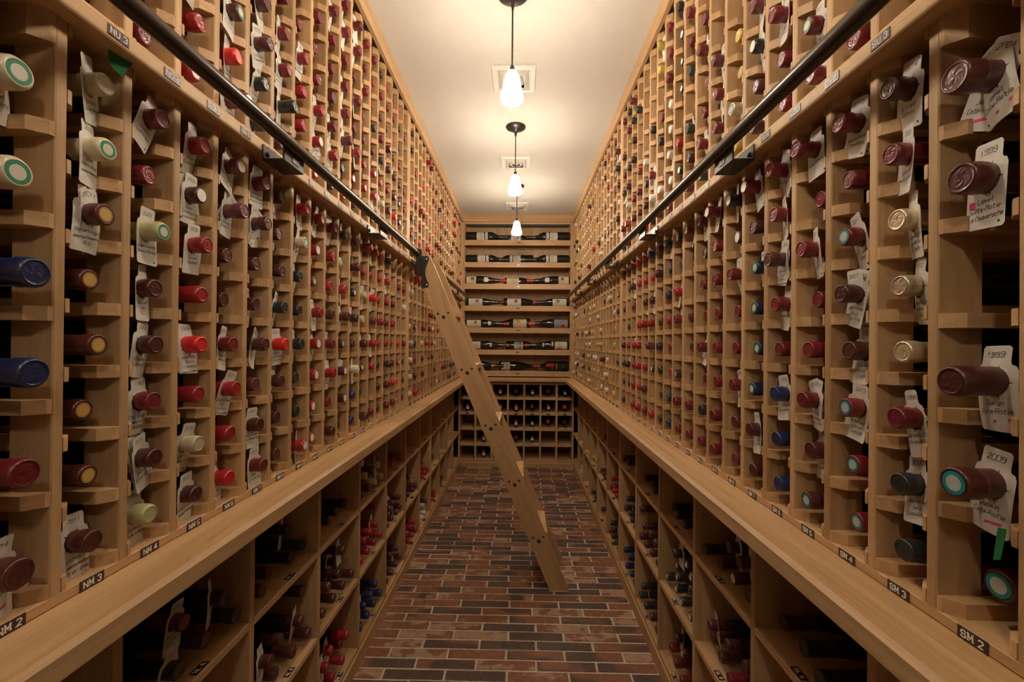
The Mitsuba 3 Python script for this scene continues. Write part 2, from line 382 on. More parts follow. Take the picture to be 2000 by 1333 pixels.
CELLS = {}                           # column name -> (side, y centre, [z of the bottle axis], rail tops)
SIDE_NAME = {'N': 'left', 'S': 'right'}
MAGROW = 0.1258
def build_rack(side, bank):
    zb, zt = (ZB, ZE1) if bank == 'M' else (ZE2, ZR)
    ya = YAL if side == 'N' else YAR
    wall = SIDE_NAME[side]
    lvl = 'between counter and rail' if bank == 'M' else 'between rail and ceiling'
    near = thing('wine_rack', f'oak bottle rack on {wall} wall {lvl}, section nearer the camera', 'wine rack')
    far = thing('wine_rack', f'oak bottle rack on {wall} wall {lvl}, section next to the back shelves', 'wine rack')
    posts = [(near, ya + PITCHY * k - POST_W) for k in range(0, 18)]
    ysa = ya + PITCHY * 18 - POST_W
    ysb = ysa + 0.064
    posts += [(far, ysb + PITCHY * k - POST_W) for k in range(1, 21)]
    mag = 0.0943
    posts = [(near, ya - POST_W - (mag + POST_W) * k) for k in (3, 2, 1)] + posts
    # posts, front and rear
    for unit, y0 in posts:
        put(unit, 'post', post_mesh(side, y0, zb, zt), 'oak_z', tone=tn())
    put(near, 'seam_stile', post_mesh(side, ysa, zb, zt, 0.064, 0.05), 'oak_z', tone=(1.08, .5))
    yend = YBK - 0.03
    put(far, 'end_stile', post_mesh(side, posts[-1][1] + PITCHY, zb, zt, max(.02, YBK + .02 - posts[-1][1] - PITCHY), 0.05), 'oak_z', tone=(1.0, .2))
    s, xf = SGN[side], FACE[side]
    for unit in (near, far):
        ms = [post_mesh(side, y0, zb, zt, x=xf - s * 0.27) for u, y0 in posts if u == unit]
        put(unit, 'rear_frame', join(ms), 'oak_z', tone=(0.95, .7))
    # foot board
    if bank == 'M':
        for unit, a, b in ((near, YNEAR - .1, ysb), (far, ysb, YBK + .02)):
            x0, x1 = sorted((xf, xf - s * 0.16))
            put(unit, 'foot_board', cbox(x0, x1, a, b, ZC + .0006, ZB, .0012), 'oak_y', tone=(1.03, .6))
    # cells and cleats
    cells = []
    ys = [(u, y0) for u, y0 in posts]
    allp = ys[:3 + 18] + [(near, ysa)] + [(far, ysb - POST_W)] + ys[3 + 18:] + [(far, ys[-1][1] + PITCHY)]
    rails = {near: [], far: []}
    num = 0
    for (u, a), (u2, b) in zip(allp, allp[1:]):
        if abs(a - ysa) < 1e-6 and b - a < 0.07: continue   # the seam itself
        num += 1
        unit = far if a >= ysb - POST_W - 1e-6 else near
        magc = (b - a) > 0.105
        h = MAGROW if magc else ROWH
        n = 6 if magc else 8
        gap0, gap1 = a + POST_W, b
        tops = [zb + RAIL_H + h * i for i in range(n)]
        for i, zt_ in enumerate(tops + [tops[-1] + h]):
            hh = RAIL_H
            if i == n:
                hh = zt - (tops[-1] + h - RAIL_H); zt_ = zt
                if hh < .004: continue
            rails[unit].append(((gap0 + gap1) / 2, rail_mesh(side, gap0, 1, zt_, hh)))
            rails[unit].append(((gap0 + gap1) / 2, rail_mesh(side, gap1, -1, zt_, hh)))
        r = 0.046 if magc else 0.038
        g2 = (gap1 - gap0) / 2 - RAIL_T
        ax = math.sqrt(r * r - g2 * g2)
        name = f'{side}{bank}{num - 1}'          # NM2 is the third gap from the near end
        CELLS[name] = (side, (gap0 + gap1) / 2, [t + ax for t in tops], tops, magc)
    for unit in (near, far):
        L = rails[unit]
        if unit == near:
            L.sort(key=lambda q: q[0])
            vis = [q for q in L if q[0] > 0.45]
            rest = [q for q in L if q[0] <= 0.45] + vis[296:]
            vis = vis[:296]
            for _, m in vis: put(unit, 'cleat', m, 'oak_x', tone=tn(0.9, 1.15))
        else:
            rest = L
        if rest:
            v, f = join([m for _, m in rest])
            uv = np.vstack([np.tile(tn(0.9, 1.15), (len(m[0]), 1)) for _, m in rest])
            put(unit, 'cleat_rows', (v, f), 'oak_x', tone=uv, kind='stuff')
    return near, far, allp

RK = {}
for side in 'NS':
    for bank in 'MU':
        RK[side + bank] = build_rack(side, bank)

# the moulded board between the two racks, with the number plates of the upper rack
LEDGE = {}
for side, e in (('N', EL), ('S', ER)):
    s, xf = SGN[side], FACE[side]
    k = thing('ledge', f'rounded oak ledge board along {SIDE_NAME[side]} wall carrying number plates and ladder rail', 'ledge')
    xo = -e if side == 'N' else e
    r = 0.007
    pl = [(xf - s * .2, ZE1), (xo - s * r, ZE1)] + [(xo - s * r + s * r * math.sin(t), ZE1 + r - r * math.cos(t)) for t in np.linspace(.3, math.pi / 2, 4)] + \
         [(xo - s * r + s * r * math.cos(t), ZE2 - r + r * math.sin(t)) for t in np.linspace(0, math.pi / 2 - .3, 4)] + [(xo - s * r, ZE2), (xf - s * .2, ZE2)]
    pl = [(z, x) for x, z in pl]     # prism along y takes (z, x)
    put(k, 'board', prism(pl, 1, YNEAR - .1, YBK), 'oak_y', smooth=False, tone=(1.08, .85))
    LEDGE[side] = k

def plate(parent, side, x, y, z, text, w=0.037, h=0.0165):
    """A dark number plate facing the aisle."""
    s = SGN[side]
    x0, x1 = sorted((x, x + s * 0.0012))
    k = put(parent, 'number_plate', cbox(x0, x1, y - w / 2, y + w / 2, z - h / 2, z + h / 2, .0004), 'plate_brown', label=f'dark brown plate reading {text}')
    if text:
        g = slab(text, 0.0085)
        v, f = extrude(g, 0.0004, 0, 0.0)
        v = v.copy(); v[:, 1] *= s; v[:, 0] = x + s * 0.0012 + s * v[:, 0]
        if s < 0: pass
        v[:, 1] = y + v[:, 1] * (1 if side == 'N' else 1); v[:, 2] += z
        n = len(v)
        put(k, 'lettering', (v, f), 'print', color=(0.78, 0.74, 0.66))
for side in 'NS':
    for n in range(2, 21):
        c = CELLS[f'{side}M{n}']
        plate(RK[side + 'M'][0], side, FACE[side], c[1], (ZB + ZC) / 2, f'{side}M {n}')
        plate(LEDGE[side], side, -EL if side == 'N' else ER, c[1] + .004, (ZE1 + ZE2) / 2 - .001, f'{side}U {n}', 0.035, 0.0155)
    for lab, par, xx, zz in (('M', RK[side + 'M'][1], FACE[side], (ZB + ZC) / 2), ('U', LEDGE[side], -EL if side == 'N' else ER, (ZE1 + ZE2) / 2)):
        ms = []
        for n in range(21, 41):
            c = CELLS.get(f'{side}M{n}')
            if c:
                x0, x1 = sorted((xx, xx + SGN[side] * .0012))
                ms.append(cbox(x0, x1, c[1] - .018, c[1] + .018, zz - .008, zz + .008, 0))
        put(par, 'number_plates', join(ms), 'plate_brown', kind='stuff')

# ------------------------------------------------------------------ counters
for side, c in (('N', CL), ('S', CR)):
    s, xf = SGN[side], FACE[side]
    k = thing('counter', f'long oak counter along {SIDE_NAME[side]} wall under the bottle rack', 'counter')
    xo = -c if side == 'N' else c
    ch = 0.006
    def cut(y0, y1, mitre=False):
        pl = [(ZCB, xf - s * .34), (ZCB, xo - s * .002), (ZCB + .002, xo), (ZC - ch, xo), (ZC, xo - s * ch * 1.6), (ZC, xf - s * .34)]
        v, f = prism(pl, 1, y0, y1)
        if mitre:                    # 45 degrees at the back corner
            e = v[:, 1] > y1 - 1e-6
            v[e, 1] = YBC + np.abs(v[e, 0] - xo)
        return v, f
    seam = 2.62 if side == 'N' else 3.1
    put(k, 'board', cut(YNEAR - .1, seam - .0006), 'oak_y', tone=(1.0, .15))
    put(k, 'board', cut(seam + .0006, YBC, True), 'oak_y', tone=(1.07, .55))
k = thing('counter', 'short oak counter below the big bottle shelves on the back wall', 'counter')
ch = 0.006
pl = [(YBK + .42, ZCB), (YBC + .002, ZCB), (YBC, ZCB + .002), (YBC, ZC - ch), (YBC + ch * 1.6, ZC), (YBK + .42, ZC)]
v, f = prism(pl, 0, -CL, CR)
v = v.copy()
lft = v[:, 0] < 0
v[lft, 0] = -CL - (v[lft, 1] - YBC); v[~lft, 0] = CR + (v[~lft, 1] - YBC)
put(k, 'board', (v, f), 'oak_x', tone=(1.03, .4))

# ------------------------------------------------------------------ lower bins
SHELF_Z = {'t': -0.672, 'm': -0.945, 'b': -1.222}
BINS = {}
for side in 'NS':
    s, xf = SGN[side], FACE[side]
    k = thing('bin_cabinet', f'oak cabinet of open bottle bins under the {SIDE_NAME[side]} counter', 'cabinet')
    BINS[side] = k
    c0, pt = (1.038, .351) if side == 'N' else (1.0625, .354)
    dv = [c0 + pt * i for i in range(-3, 11) if YNEAR - .2 < c0 + pt * i < YBK - .15]
    x0, x1 = sorted((xf - s * .002, xf - s * .34))
    for y in dv:
        put(k, 'divider', cbox(x0, x1, y - .009, y + .009, ZF + .07, ZCB - .0006, .0012), 'oak_z', tone=tn(.9, 1.08))
    bounds = dv + [YBK + .02]
    for i, (a, b) in enumerate(zip(bounds, bounds[1:])):
        for r in 'tmb':
            z = SHELF_Z[r]
            sh = put(k, 'shelf', cbox(x0 + (0 if s < 0 else 0), x1, a + .0095, b - (.0095 if b < YBK else 0), z - .018, z, .0012), 'oak_y', tone=tn(.95, 1.1))
            bay = i + round((dv[0] - c0) / pt) + 1
            num = 3 * bay + 4 + {'b': 0, 'm': 1, 't': 2}[r]
            if num > 0 and b < 3.9 and b > 0.9:
                yc = (a + b) / 2 + .02
                xa = xf - s * .006
                p0, p1 = sorted((xa, xa - s * .0165))
                pk = put(k, 'bin_plate', cbox(p0, p1, yc - .0185, yc + .0185, z, z + .001, 0), 'plate_brown', label=f'dark plate reading {side}L {num}')
                g = slab(f'{side}L {num}', 0.0085)
                v, f = extrude(g, 0.0004, 2, 0.0)
                if side == 'N': v = np.stack([xa - s * .0083 - v[:, 1] * 1, yc + v[:, 0], z + .001 + v[:, 2]], 1)
                else: v = np.stack([xa - s * .0083 + v[:, 1], yc - v[:, 0], z + .001 + v[:, 2]], 1)
                if b < 2.6: put(pk, 'lettering', (v, f), 'print', color=(0.78, 0.74, 0.66))
    put(k, 'back_panel', cbox(*sorted((xf - s * .341, xf - s * .353)), YNEAR - .1, YBK, ZF + .07, ZCB - .0006, 0), 'oak_z', tone=(.9, .1))
    xo = xf + s * -.006
    pl0, pl1 = sorted((xf + s * .004 if side == 'N' else xf + s * .004, xf - s * .016))
    put(k, 'plinth', cbox(pl0, pl1, YNEAR - .1, YBK - .04, ZF - .002, -1.240, .002), 'oak_y', tone=(.98, .8))
    put(k, 'bottom_board', cbox(*sorted((xf - s * .016, xf - s * .34)), YNEAR - .1, YBK, ZF - .002, -1.2405, 0), 'oak_y', tone=(.9, .8))

# back bin grid: 7 x 5 cubes
k = thing('bin_cabinet', 'oak cabinet of seven by five square bottle cubbies under the back counter', 'cabinet')
GX = [-0.6415 + 0.1714 * i for i in range(8)]
GZ = [-0.430, -0.590, -0.752, -0.9155, -1.081, -1.245]
YG = YBK - .02
for x in GX:
    put(k, 'divider', cbox(x - .0095, x + .0095, YG, YG + .42, -1.258, ZCB - .0006, .0012), 'oak_z', tone=tn(.9, 1.08))
CUBE_SHELF = []
for j, z in enumerate(GZ):
    for i, (a, b) in enumerate(zip(GX, GX[1:])):
        put(k, 'shelf', cbox(a + .0096, b - .0096, YG + .001, YG + .42, z - .0125, z + .0125, .0012), 'oak_x', tone=tn(.95, 1.08))
put(k, 'back_panel', cbox(GX[0], GX[-1], YG + .421, YG + .433, -1.258, ZCB, 0), 'oak_z', tone=(.85, .1))
put(k, 'plinth', cbox(-.652, .571, YG - .045, YG + .02, ZF - .002, -1.2585, .002), 'oak_x', tone=(.95, .2))
for i in (0, 3, 4, 5, 6):
    x = (GX[i] + GX[i + 1]) / 2
    put(k, 'number_plate', cbox(x - .017, x + .017, YG - .0006, YG + .002, GZ[2] - .007, GZ[2] + .008, 0), 'plate_brown')

# back display shelves
k = thing('display_shelf', 'oak shelves on the back wall holding large bottles lying on their sides', 'shelves')
XS0, XS1 = -0.601, 0.523
for a, b in ((-.657, -.626), (-.6255, XS0), (XS1, .5465), (.547, .572)):
    put(k, 'stile', cbox(a, b, YBK, YBK + .022, ZC, ZR - .004, .0015), 'oak_z', tone=tn(.98, 1.08))
put(k, 'side_panel', cbox(XS0 - .02, XS0 - .001, YBK + .022, YBK + .24, ZC, ZR, 0), 'oak_z', tone=(1, .3))
put(k, 'side_panel', cbox(XS1 + .001, XS1 + .02, YBK + .022, YBK + .24, ZC, ZR, 0), 'oak_z', tone=(1, .6))
put(k, 'top_rail', cbox(XS0, XS1, YBK, YBK + .022, 1.2587, ZR - .004, .0015), 'oak_x', tone=(1.02, .6))
put(k, 'back_panel', cbox(XS0 - .02, XS1 + .02, YBK + .236, YBK + .25, ZC, ZR, 0), 'oak_z', tone=(1.0, .9))
BS = [(1.090, 1.033), (0.8536, 0.799), (0.6237, 0.5667), (0.3918, 0.3347), (0.1583, 0.1013), (-0.074, -0.1294), (-0.303, -0.3573)]
for i, (a, b) in enumerate(BS):
    put(k, 'shelf_edge', cbox(XS0, XS1, YBK + .001, YBK + .021, b, a, .0015), 'oak_x', tone=tn(.98, 1.06))
    put(k, 'shelf', cbox(XS0, XS1, YBK + .021, YBK + .235, a - .022, a - .002, 0), 'oak_x', tone=tn(.95, 1.05))
    put(k, 'shelf_batten', cbox(XS0, XS1, YBK + .21, YBK + .235, b + .005, a - .0225, 0), 'oak_x', tone=tn(.95, 1.05))
    white = i in (1, 2)
    put(k, 'number_plate', cbox(-.045, -.013, YBK - .0002, YBK + .002, (a + b) / 2 - .007, (a + b) / 2 + .007, 0), 'print', color=(.8, .78, .7) if white else (.07, .045, .035), label='small white plate' if white else None)
    if not white:
        v, f = extrude(slab('C', .008), .0004, 1, 0)
        for q, t in enumerate(('C', str(20 - i))):
            v, f = extrude(slab(t, .0075), .0004, 1, YBK - .0007)
            v = v.copy(); v[:, 0] += -.038 if q == 0 else -.0235; v[:, 2] += (a + b) / 2
            put(k, 'plate_lettering', (v, f), 'print', color=(.7, .66, .58))

# ------------------------------------------------------------------ ladder rails
RAILX = {'N': -0.550, 'S': 0.476}
RAILZ = 0.468
for side in 'NS':
    s = SGN[side]; xr = RAILX[side]; xe = -EL if side == 'N' else ER
    k = thing('ladder_rail', f'dark metal tube rail for the ladder along the {SIDE_NAME[side]} ledge', 'rail')
    v, f = tube([(xr, YNEAR - .15, RAILZ), (xr, 2.0, RAILZ), (xr, 4.47, RAILZ)], .0152, 24)
    put(k, 'tube', (v, f), 'bronze_tube', smooth=50)
    for i, yc in enumerate((1.055, 1.755, 2.455, 3.155, 3.855)):
        y0, y1 = yc - .046, yc + .046
        xi = xe + s * .0005
        ms = [cbox(*sorted((xi, xi + s * .004)), y0, y1, .424, .462, .0012)]                         # on the ledge
        ms.append(cbox(*sorted((xi, xr - s * .006)), y0, y1, .4235, .4285, .0012))                     # bottom
        ms.append(cbox(*sorted((xr - s * .011, xr - s * .006)), y0, y1, .4235, .457, .0012))             # front, below the tube
        b = put(k, 'bracket', join(ms), 'black_metal')
        bolts = []
        for yy in (y0 + .016, y1 - .016):
            v, f = lathe([(0, 0), (0, .006), (.003, .006), (.0045, .003), (.0045, 0)], 10)
            v = v * [s, 1, 1] + [xi + s * .004, yy, .443]
            put(b, 'bolt', (v, f if s > 0 else f[:, ::-1]), 'black_metal')
        if i == 0 and side == 'N':
            plate(b, 'N', xr - .006, yc + .004, .439, 'NU 7', .03, .0145)
        elif i == 0:
            plate(b, 'S', xr + .006, yc + .004, .439, 'SU 7', .03, .0145)
    st = join([cbox(*sorted((xr - s * .006, xr + s * .006)), 4.452, 4.468, .43, .468, .001), cbox(*sorted((xe, xr + s * .006)), 4.452, 4.468, .424, .43, .001), cbox(*sorted((xe + s * .0005, xe + s * .005)), 4.44, 4.48, .424, .462, .001)])
    put(k, 'end_bracket', st, 'black_metal')
    v, f = lathe([(0, 0), (0, .017), (.004, .0175), (.012, .0175), (.014, .015), (.014, 0)], 20, axis=1)
    put(k, 'end_cap', (v + [xr, 4.462, RAILZ], f), 'black_metal', smooth=40)

# ------------------------------------------------------------------ ladder
lad = thing('ladder', 'leaning oak library ladder hooked on the left rail, standing on bricks', 'ladder')
def stile_poly():
    return Polygon([(.165, ZF + .001), (.268, ZF + .001), (-.462, .410), (-.474, .433), (-.486, .455), (-.497, .474), (-.508, .486), (-.520, .490), (-.5262, .487), (-.5262, .309)])
LY0, LY1 = 2.293, 2.607
for y0 in (LY0, LY1):
    v, f = extrude(stile_poly(), .022, 1, y0)
    put(lad, 'stile', (v, f), 'ladder_wood', tone=(1.0, .2 if y0 < 2.5 else .7))
    put(lad, 'foot_pad', cbox(.163, .262, y0 - .002, y0 + .024, ZF - .0012, ZF + .0015, .0005), 'ladder_wood', tone=(1.5, .5))
for i in range(5):
    zb_, xb = .132 - .293 * i, -.407 + .1278 * i
    zc = zb_ + .027
    xc = xb + .0005
    put(lad, 'tread', cbox(xc - .048, xc + .047, LY0 + .0223, LY1 - .0003, zc - .0135, zc + .0135, .002), 'oak_y', tone=(1.12, .1 * i))
    for (dx, dz, r, nm) in ((0, 0, .0095, 'bolt'), (-.029, .017, .0058, 'screw'), (.024, .023, .0058, 'screw')):
        v, f = lathe([(0, 0), (0, r), (.0016, r), (.0026, r * .75), (.0026, r * .3), (.0012, 0)], 14, axis=1)
        v = v * [1, -1, 1] + [xb + dx, LY0, zb_ + dz]
        put(lad, nm, (v, f[:, ::-1]), 'black_metal')
hp = Polygon([(-.527, .453), (-.497, .4535), (-.489, .449), (-.4865, .440), (-.490, .425), (-.5005, .400), (-.5055, .375), (-.504, .350), (-.496, .325), (-.488, .308), (-.4865, .296), (-.492, .288), (-.525, .2865)])
for y0, sg in ((LY0, 1), (LY1 + .022 - .004, 0)):
    h = put(lad, 'roller_bracket', join([extrude(hp, .004, 1, y0 - .0042 if sg else y0 + .0042), cbox(-.5555, -.5272, y0 - .006, y0 + .026, .350, .491, .003)]), 'black_metal')
    arc = [(-.55 + .0215 * math.cos(t), y0 + .010, RAILZ + .0215 * math.sin(t)) for t in np.linspace(-.1, math.pi + .5, 14)]
    ms = []
    for (x0_, _, z0_), (x1_, _, z1_) in zip(arc, arc[1:]):
        n = np.array([x1_ - x0_, z1_ - z0_]); n = np.array([n[1], -n[0]]) / np.linalg.norm(n) * .005
        ms.append(prism([(z0_, x0_), (z1_, x1_), (z1_ + n[1], x1_ + n[0]), (z0_ + n[1], x0_ + n[0])], 1, y0 - .004, y0 + .024))
    put(lad, 'hook', join(ms), 'black_metal')
    for zz, xx in ((.4385, -.4995), (.302, -.4975)):
        v, f = lathe([(0, 0), (0, .0042), (.001, .0042), (.0018, .0025), (.0018, 0)], 12, axis=1)
        v = v * [1, -1, 1] + [xx, (y0 - .0042) if sg else y0, zz]
        put(h, 'rivet', (v, f[:, ::-1]), 'vent_metal')

# ------------------------------------------------------------------ lamps
for i, y in enumerate(LAMP_Y):
    which = {2: 'largest and nearest in view', 3: 'second in the row', 4: 'farthest, before the back shelves'}.get(i, 'above the picture')
    lp = thing('pendant_lamp', f'lit white glass pendant lamp on dark cord, {which}', 'lamp', 'pendant lamps above the picture' if i < 2 else None)
    X = -.041
    C = [(0, 0), (0, .0615), (-.004, .0625), (-.008, .060), (-.010, .0545), (-.013, .053), (-.020, .040), (-.026, .018), (-.034, .0095), (-.048, .0075), (-.062, .0045), (-.062, 0)]
    v, f = lathe(C, 32, axis=2)
    put(lp, 'canopy', (v + [X, y, ZTOP], f), 'black_metal', smooth=35)
    ztop = 1.052
    zz = np.linspace(ZTOP - .055, ztop + .012, 90)
    ms = []
    for ph in (0, math.pi):
        ms.append(tube([(X + .0022 * math.cos(z * 330 + ph), y + .0022 * math.sin(z * 330 + ph), z) for z in zz], .0019, 5))
    put(lp, 'cord', join(ms), 'black_metal')
    v, f = lathe([(.022, 0), (.022, .006), (.012, .009), (.0, .0125), (-.004, .0125), (-.004, 0)], 16, axis=2)
    put(lp, 'collar', (v + [X, y, ztop], f), 'black_metal', smooth=35)
    S = [(0, .0), (0, .012), (-.004, .0185), (-.014, .0225), (-.018, .0265), (-.030, .0275), (-.034, .0315), (-.048, .0325), (-.053, .0350), (-.070, .0365), (-.082, .0415), (-.096, .0450), (-.106, .0455), (-.114, .0435), (-.120, .038), (-.121, .0)]
    v, f = lathe(S, 28, axis=2)
    put(lp, 'shade', (v + [X, y, ztop], f), 'milk_glass', smooth=40, label='glowing white ribbed bell shade', emitter={'type': 'area', 'radiance': {'type': 'rgb', 'value': list(LAMP)}})

# ------------------------------------------------------------------ ceiling vents
for i, y0 in enumerate((2.124, 3.166, 4.212)):
    w = .2225; x0 = -.156
    which = ('nearest, largest', 'middle one', 'farthest, above the back shelves')[i]
    vt = thing('ceiling_vent', f'square stepped metal ceiling vent, {which}', 'vent')
    def ring(o0, o1, za, zb2):
        """A sloped square frame, from inset o0 at za to inset o1 at zb2."""
        a = np.array([(x0 + o0, y0 + o0), (x0 + w - o0, y0 + o0), (x0 + w - o0, y0 + w - o0), (x0 + o0, y0 + w - o0)])
        b = np.array([(x0 + o1, y0 + o1), (x0 + w - o1, y0 + o1), (x0 + w - o1, y0 + w - o1), (x0 + o1, y0 + w - o1)])
        v, f = [], []
        for (P, z) in ((a, za), (b, zb2), (b, zb2 + .0015), (a, za + .0015)): v += [(q[0], q[1], z) for q in P]
        for r in range(4):
            r2 = (r + 1) % 4
            for k in range(4):
                m = (k + 1) % 4
                f += [[r * 4 + k, r2 * 4 + k, r2 * 4 + m], [r * 4 + k, r2 * 4 + m, r * 4 + m]]
        return np.array(v), np.array(f)[:, ::-1]
    put(vt, 'frame', join([ring(0, .004, ZTOP - .0015, ZTOP - .008), ring(.004, .026, ZTOP - .008, ZTOP - .008), ring(.026, .034, ZTOP - .008, ZTOP - .0015)]), 'vent_metal')
    for j, o in enumerate((.036, .062, .086)):
        put(vt, 'louver', join([ring(o, o + .019, ZTOP - .0025, ZTOP - .017), ring(o + .019, o + .022, ZTOP - .017, ZTOP - .017)]), 'vent_metal')
    put(vt, 'duct_plate', cbox(x0 + .034, x0 + w - .034, y0 + .034, y0 + w - .034, ZTOP - .0012, ZTOP - .0002, 0), 'black_metal')
    for xx in (x0 + .015, x0 + w - .015):
        v, f = lathe([(0, 0), (0, .003), (-.0012, .0025), (-.0012, 0)], 8, axis=2)
        put(vt, 'screw', (v + [xx, y0 + w / 2, ZTOP - .0078], f), 'vent_metal')

# ------------------------------------------------------------------ bottles
RACK_BOTTLES = {
    'NM3': 'C13t Cg17t Mo15d Mo-8 Mo6 Mo-16 Mo-7 M2t',
    'NM4': 'B15t B-7 Lg19t M6n M9t B5t M9d L1t',
    'NM5': 'R15t Mw9d R22t R13 X13t R9 C9t M6t',
    'NM6': 'Pw22t P30d M-7 M-14 B8n R16t R5 X4t',
    'NM7': 'B17t M23d M-5 M-5n M20d P-4 M8t B19t',
    'NM8': 'M0t M-7 M2 K10t X15t M3t M-8 M-8',
    'NM9': 'X19t Cg14t K-1t K-2 K6t K-11 K-7 Rw18t',
    'NM10': 'Rw16n Rw2 Rg-8 R15t Rw7t Rw1 Rw-8 Rw-11',
    'NM11': 'B14t R8 R-1 M7t B10t R14t B-4 M13',
    'NM12': 'Kg8t Lg-10 R8t M20t Mg1 Mw10t Mw9 K-16',
    'NM13': 'P10t M19t Kw2t K12t M-1t C18t U2 U-3',
    'NM14': 'R32t R2 C9t C0 M14t Kw-3 K-12 M18t',
    'NM15': 'R23t R-6 X17t P14d R14t R6t - B5t',
    'NM16': 'R8t R3t R-3 R18t R-2 K-5t K-1 K-4',
    'NM17': 'K15t R11t R8t B5t R2 M21t M13t B12t',
    'NM18': 'C2t - P6t R7t R-6 M3t X10t B10t',
    'NM19': '- R6t - - X1 Rw3 X-6t Rw-9',
    'NM20': '- B3 C8t - B9 M-3 M-1 M-4',
    'SM3': 'M20t B16t G6t G2t G-3 B7n K1t K-6',
    'SM4': 'B20d B2 Bt9t M14d M0t Bt5t Bt-8 Bt-15',
    'SM5': 'B30t B-19 B18t B-15 B3 B14d M-2t Mt4',
    'SM6': 'B23d B13t M24d B8t B-1 U9t U5 U-1',
    'SM7': 'Bw26t M3 Ug-2n Ug-1 Ug-8 Ug4 M10t M1',
    'SM8': 'Kw15t Pw-9 B10t B-11 B-6 B3t P-4 P-6',
    'SM9': 'Bw28t B5 B5 B-4 B2 B0t B10 B10',
    'SM10': 'B10t M-9 B-3 B-13 B8t B-13 K2t B3t',
    'SM11': 'Bw11t P-16 - M-5t M-11 M-12 B5t B2',
    'SM12': 'Kw4t K-12 R11t B10t - Mt7t B11t B1',
    'SM13': 'K14t K-4 K7 R2t R-5 R-10 Kt1 U2t',
    'SM14': 'M8t M17 - M1t K10 K1 K-7 K0',
    'SM15': 'U18t R4t M9t R17 P24t Kw1t - R10t',
    'SM16': 'R14t R6 M7t R22 - R7t M13t B9t',
    'SM17': 'X13t R7 - X8t R14 R15t R6t R15t',
    'SM18': 'P19t M15t P8 - R5t R4 R7t R10t',
    'SM19': 'K10 M-2 - K0t R8 K15t K-3 -',
    'SM20': 'B13 - M1 - K9 Kt7 Kt2 Kt6',
    'NU3': '- - - - - - - -',
    'NU4': '- - - - - - R-8 B-17',
    'NU5': '- - - - - R7t R3 R-5',
    'NU6': '- - - - M28t Mg16t X13t Bw37t',
    'NU7': '- - - - M16t P24t K14t K8t',
    'NU8': '- - - B7 B11t B17t K34t P-2',
    'NU9': '- - R-3t B-9 R13t R7 R6 R1',
    'NU10': '- - B2 B-13 B-1 R13t Rw8t R-7t',
    'NU11': 'B6t B11t B5 B-1 P3 B10t R16t M1',
    'NU12': 'B8t B11t B5 B8t B14t P25d M-6 R-1t',
    'NU13': 'B20t B17t B-4 B17t B-3 R16t Rw-6 M1t',
    'NU14': 'B11t B1 B9t B-8 B-3 R-1 R4t P8t',
    'NU15': 'B7t R-2t B-8 K7t M0 Rw8t R12t P-2',
    'NU16': 'K0t B4t M-1t B7 K9t R1t C12t R9t',
    'NU17': 'R-4t B0 M-5t Mw11 M11t R5 M12t P8t',
    'NU18': 'B-5 B0 R-11t M-2 M8t Mw7 X11t R0t',
    'NU19': 'R-8t K-1t M-4 B0t M2 Kw-1 M3 R0',
    'NU20': 'B-7t B-2 - R-6 B-1 R1t B-11 M-3',
    'SU4': '- - - - - - - B-5',
    'SU5': '- - - - - - Bg8t B2t',
    'SU6': '- - - - - B19t B-1 B-5',
    'SU7': '- - - - P9t Kw7t P0 M6t',
    'SU8': '- - - - Y-8 Y-14 Gt8t Y-1',
    'SU9': '- - - - P14t B7t B9t R3',
    'SU10': '- - P-1 B15t B-13 B-2 B14t K9t',
    'SU11': '- B10t B3 N5t - N11t M6 B11t',
    'SU12': 'K8t Kw-7 Kw-8 Kw-7 - R6 Kw0 -',
    'SU13': 'B8t B3 B12 W-1t W-1 W5t W-2 B3',
    'SU14': 'Y15t Y11 - B-1 K8 - W8 M13t',
    'SU15': '- - - K11 - B17t W14t K10',
    'SU16': '- - - - W10t K6t M12 R10t',
    'SU17': '- K20t - - B11t M14t B11 K7',
    'SU18': 'B24t K17t M13 K17 - R11 M14 -',
    'SU19': 'K10 B14t - K10 M17 W15t R21t K17',
    'SU20': 'B11 - M13t B8 K12t - B19t M12',
}
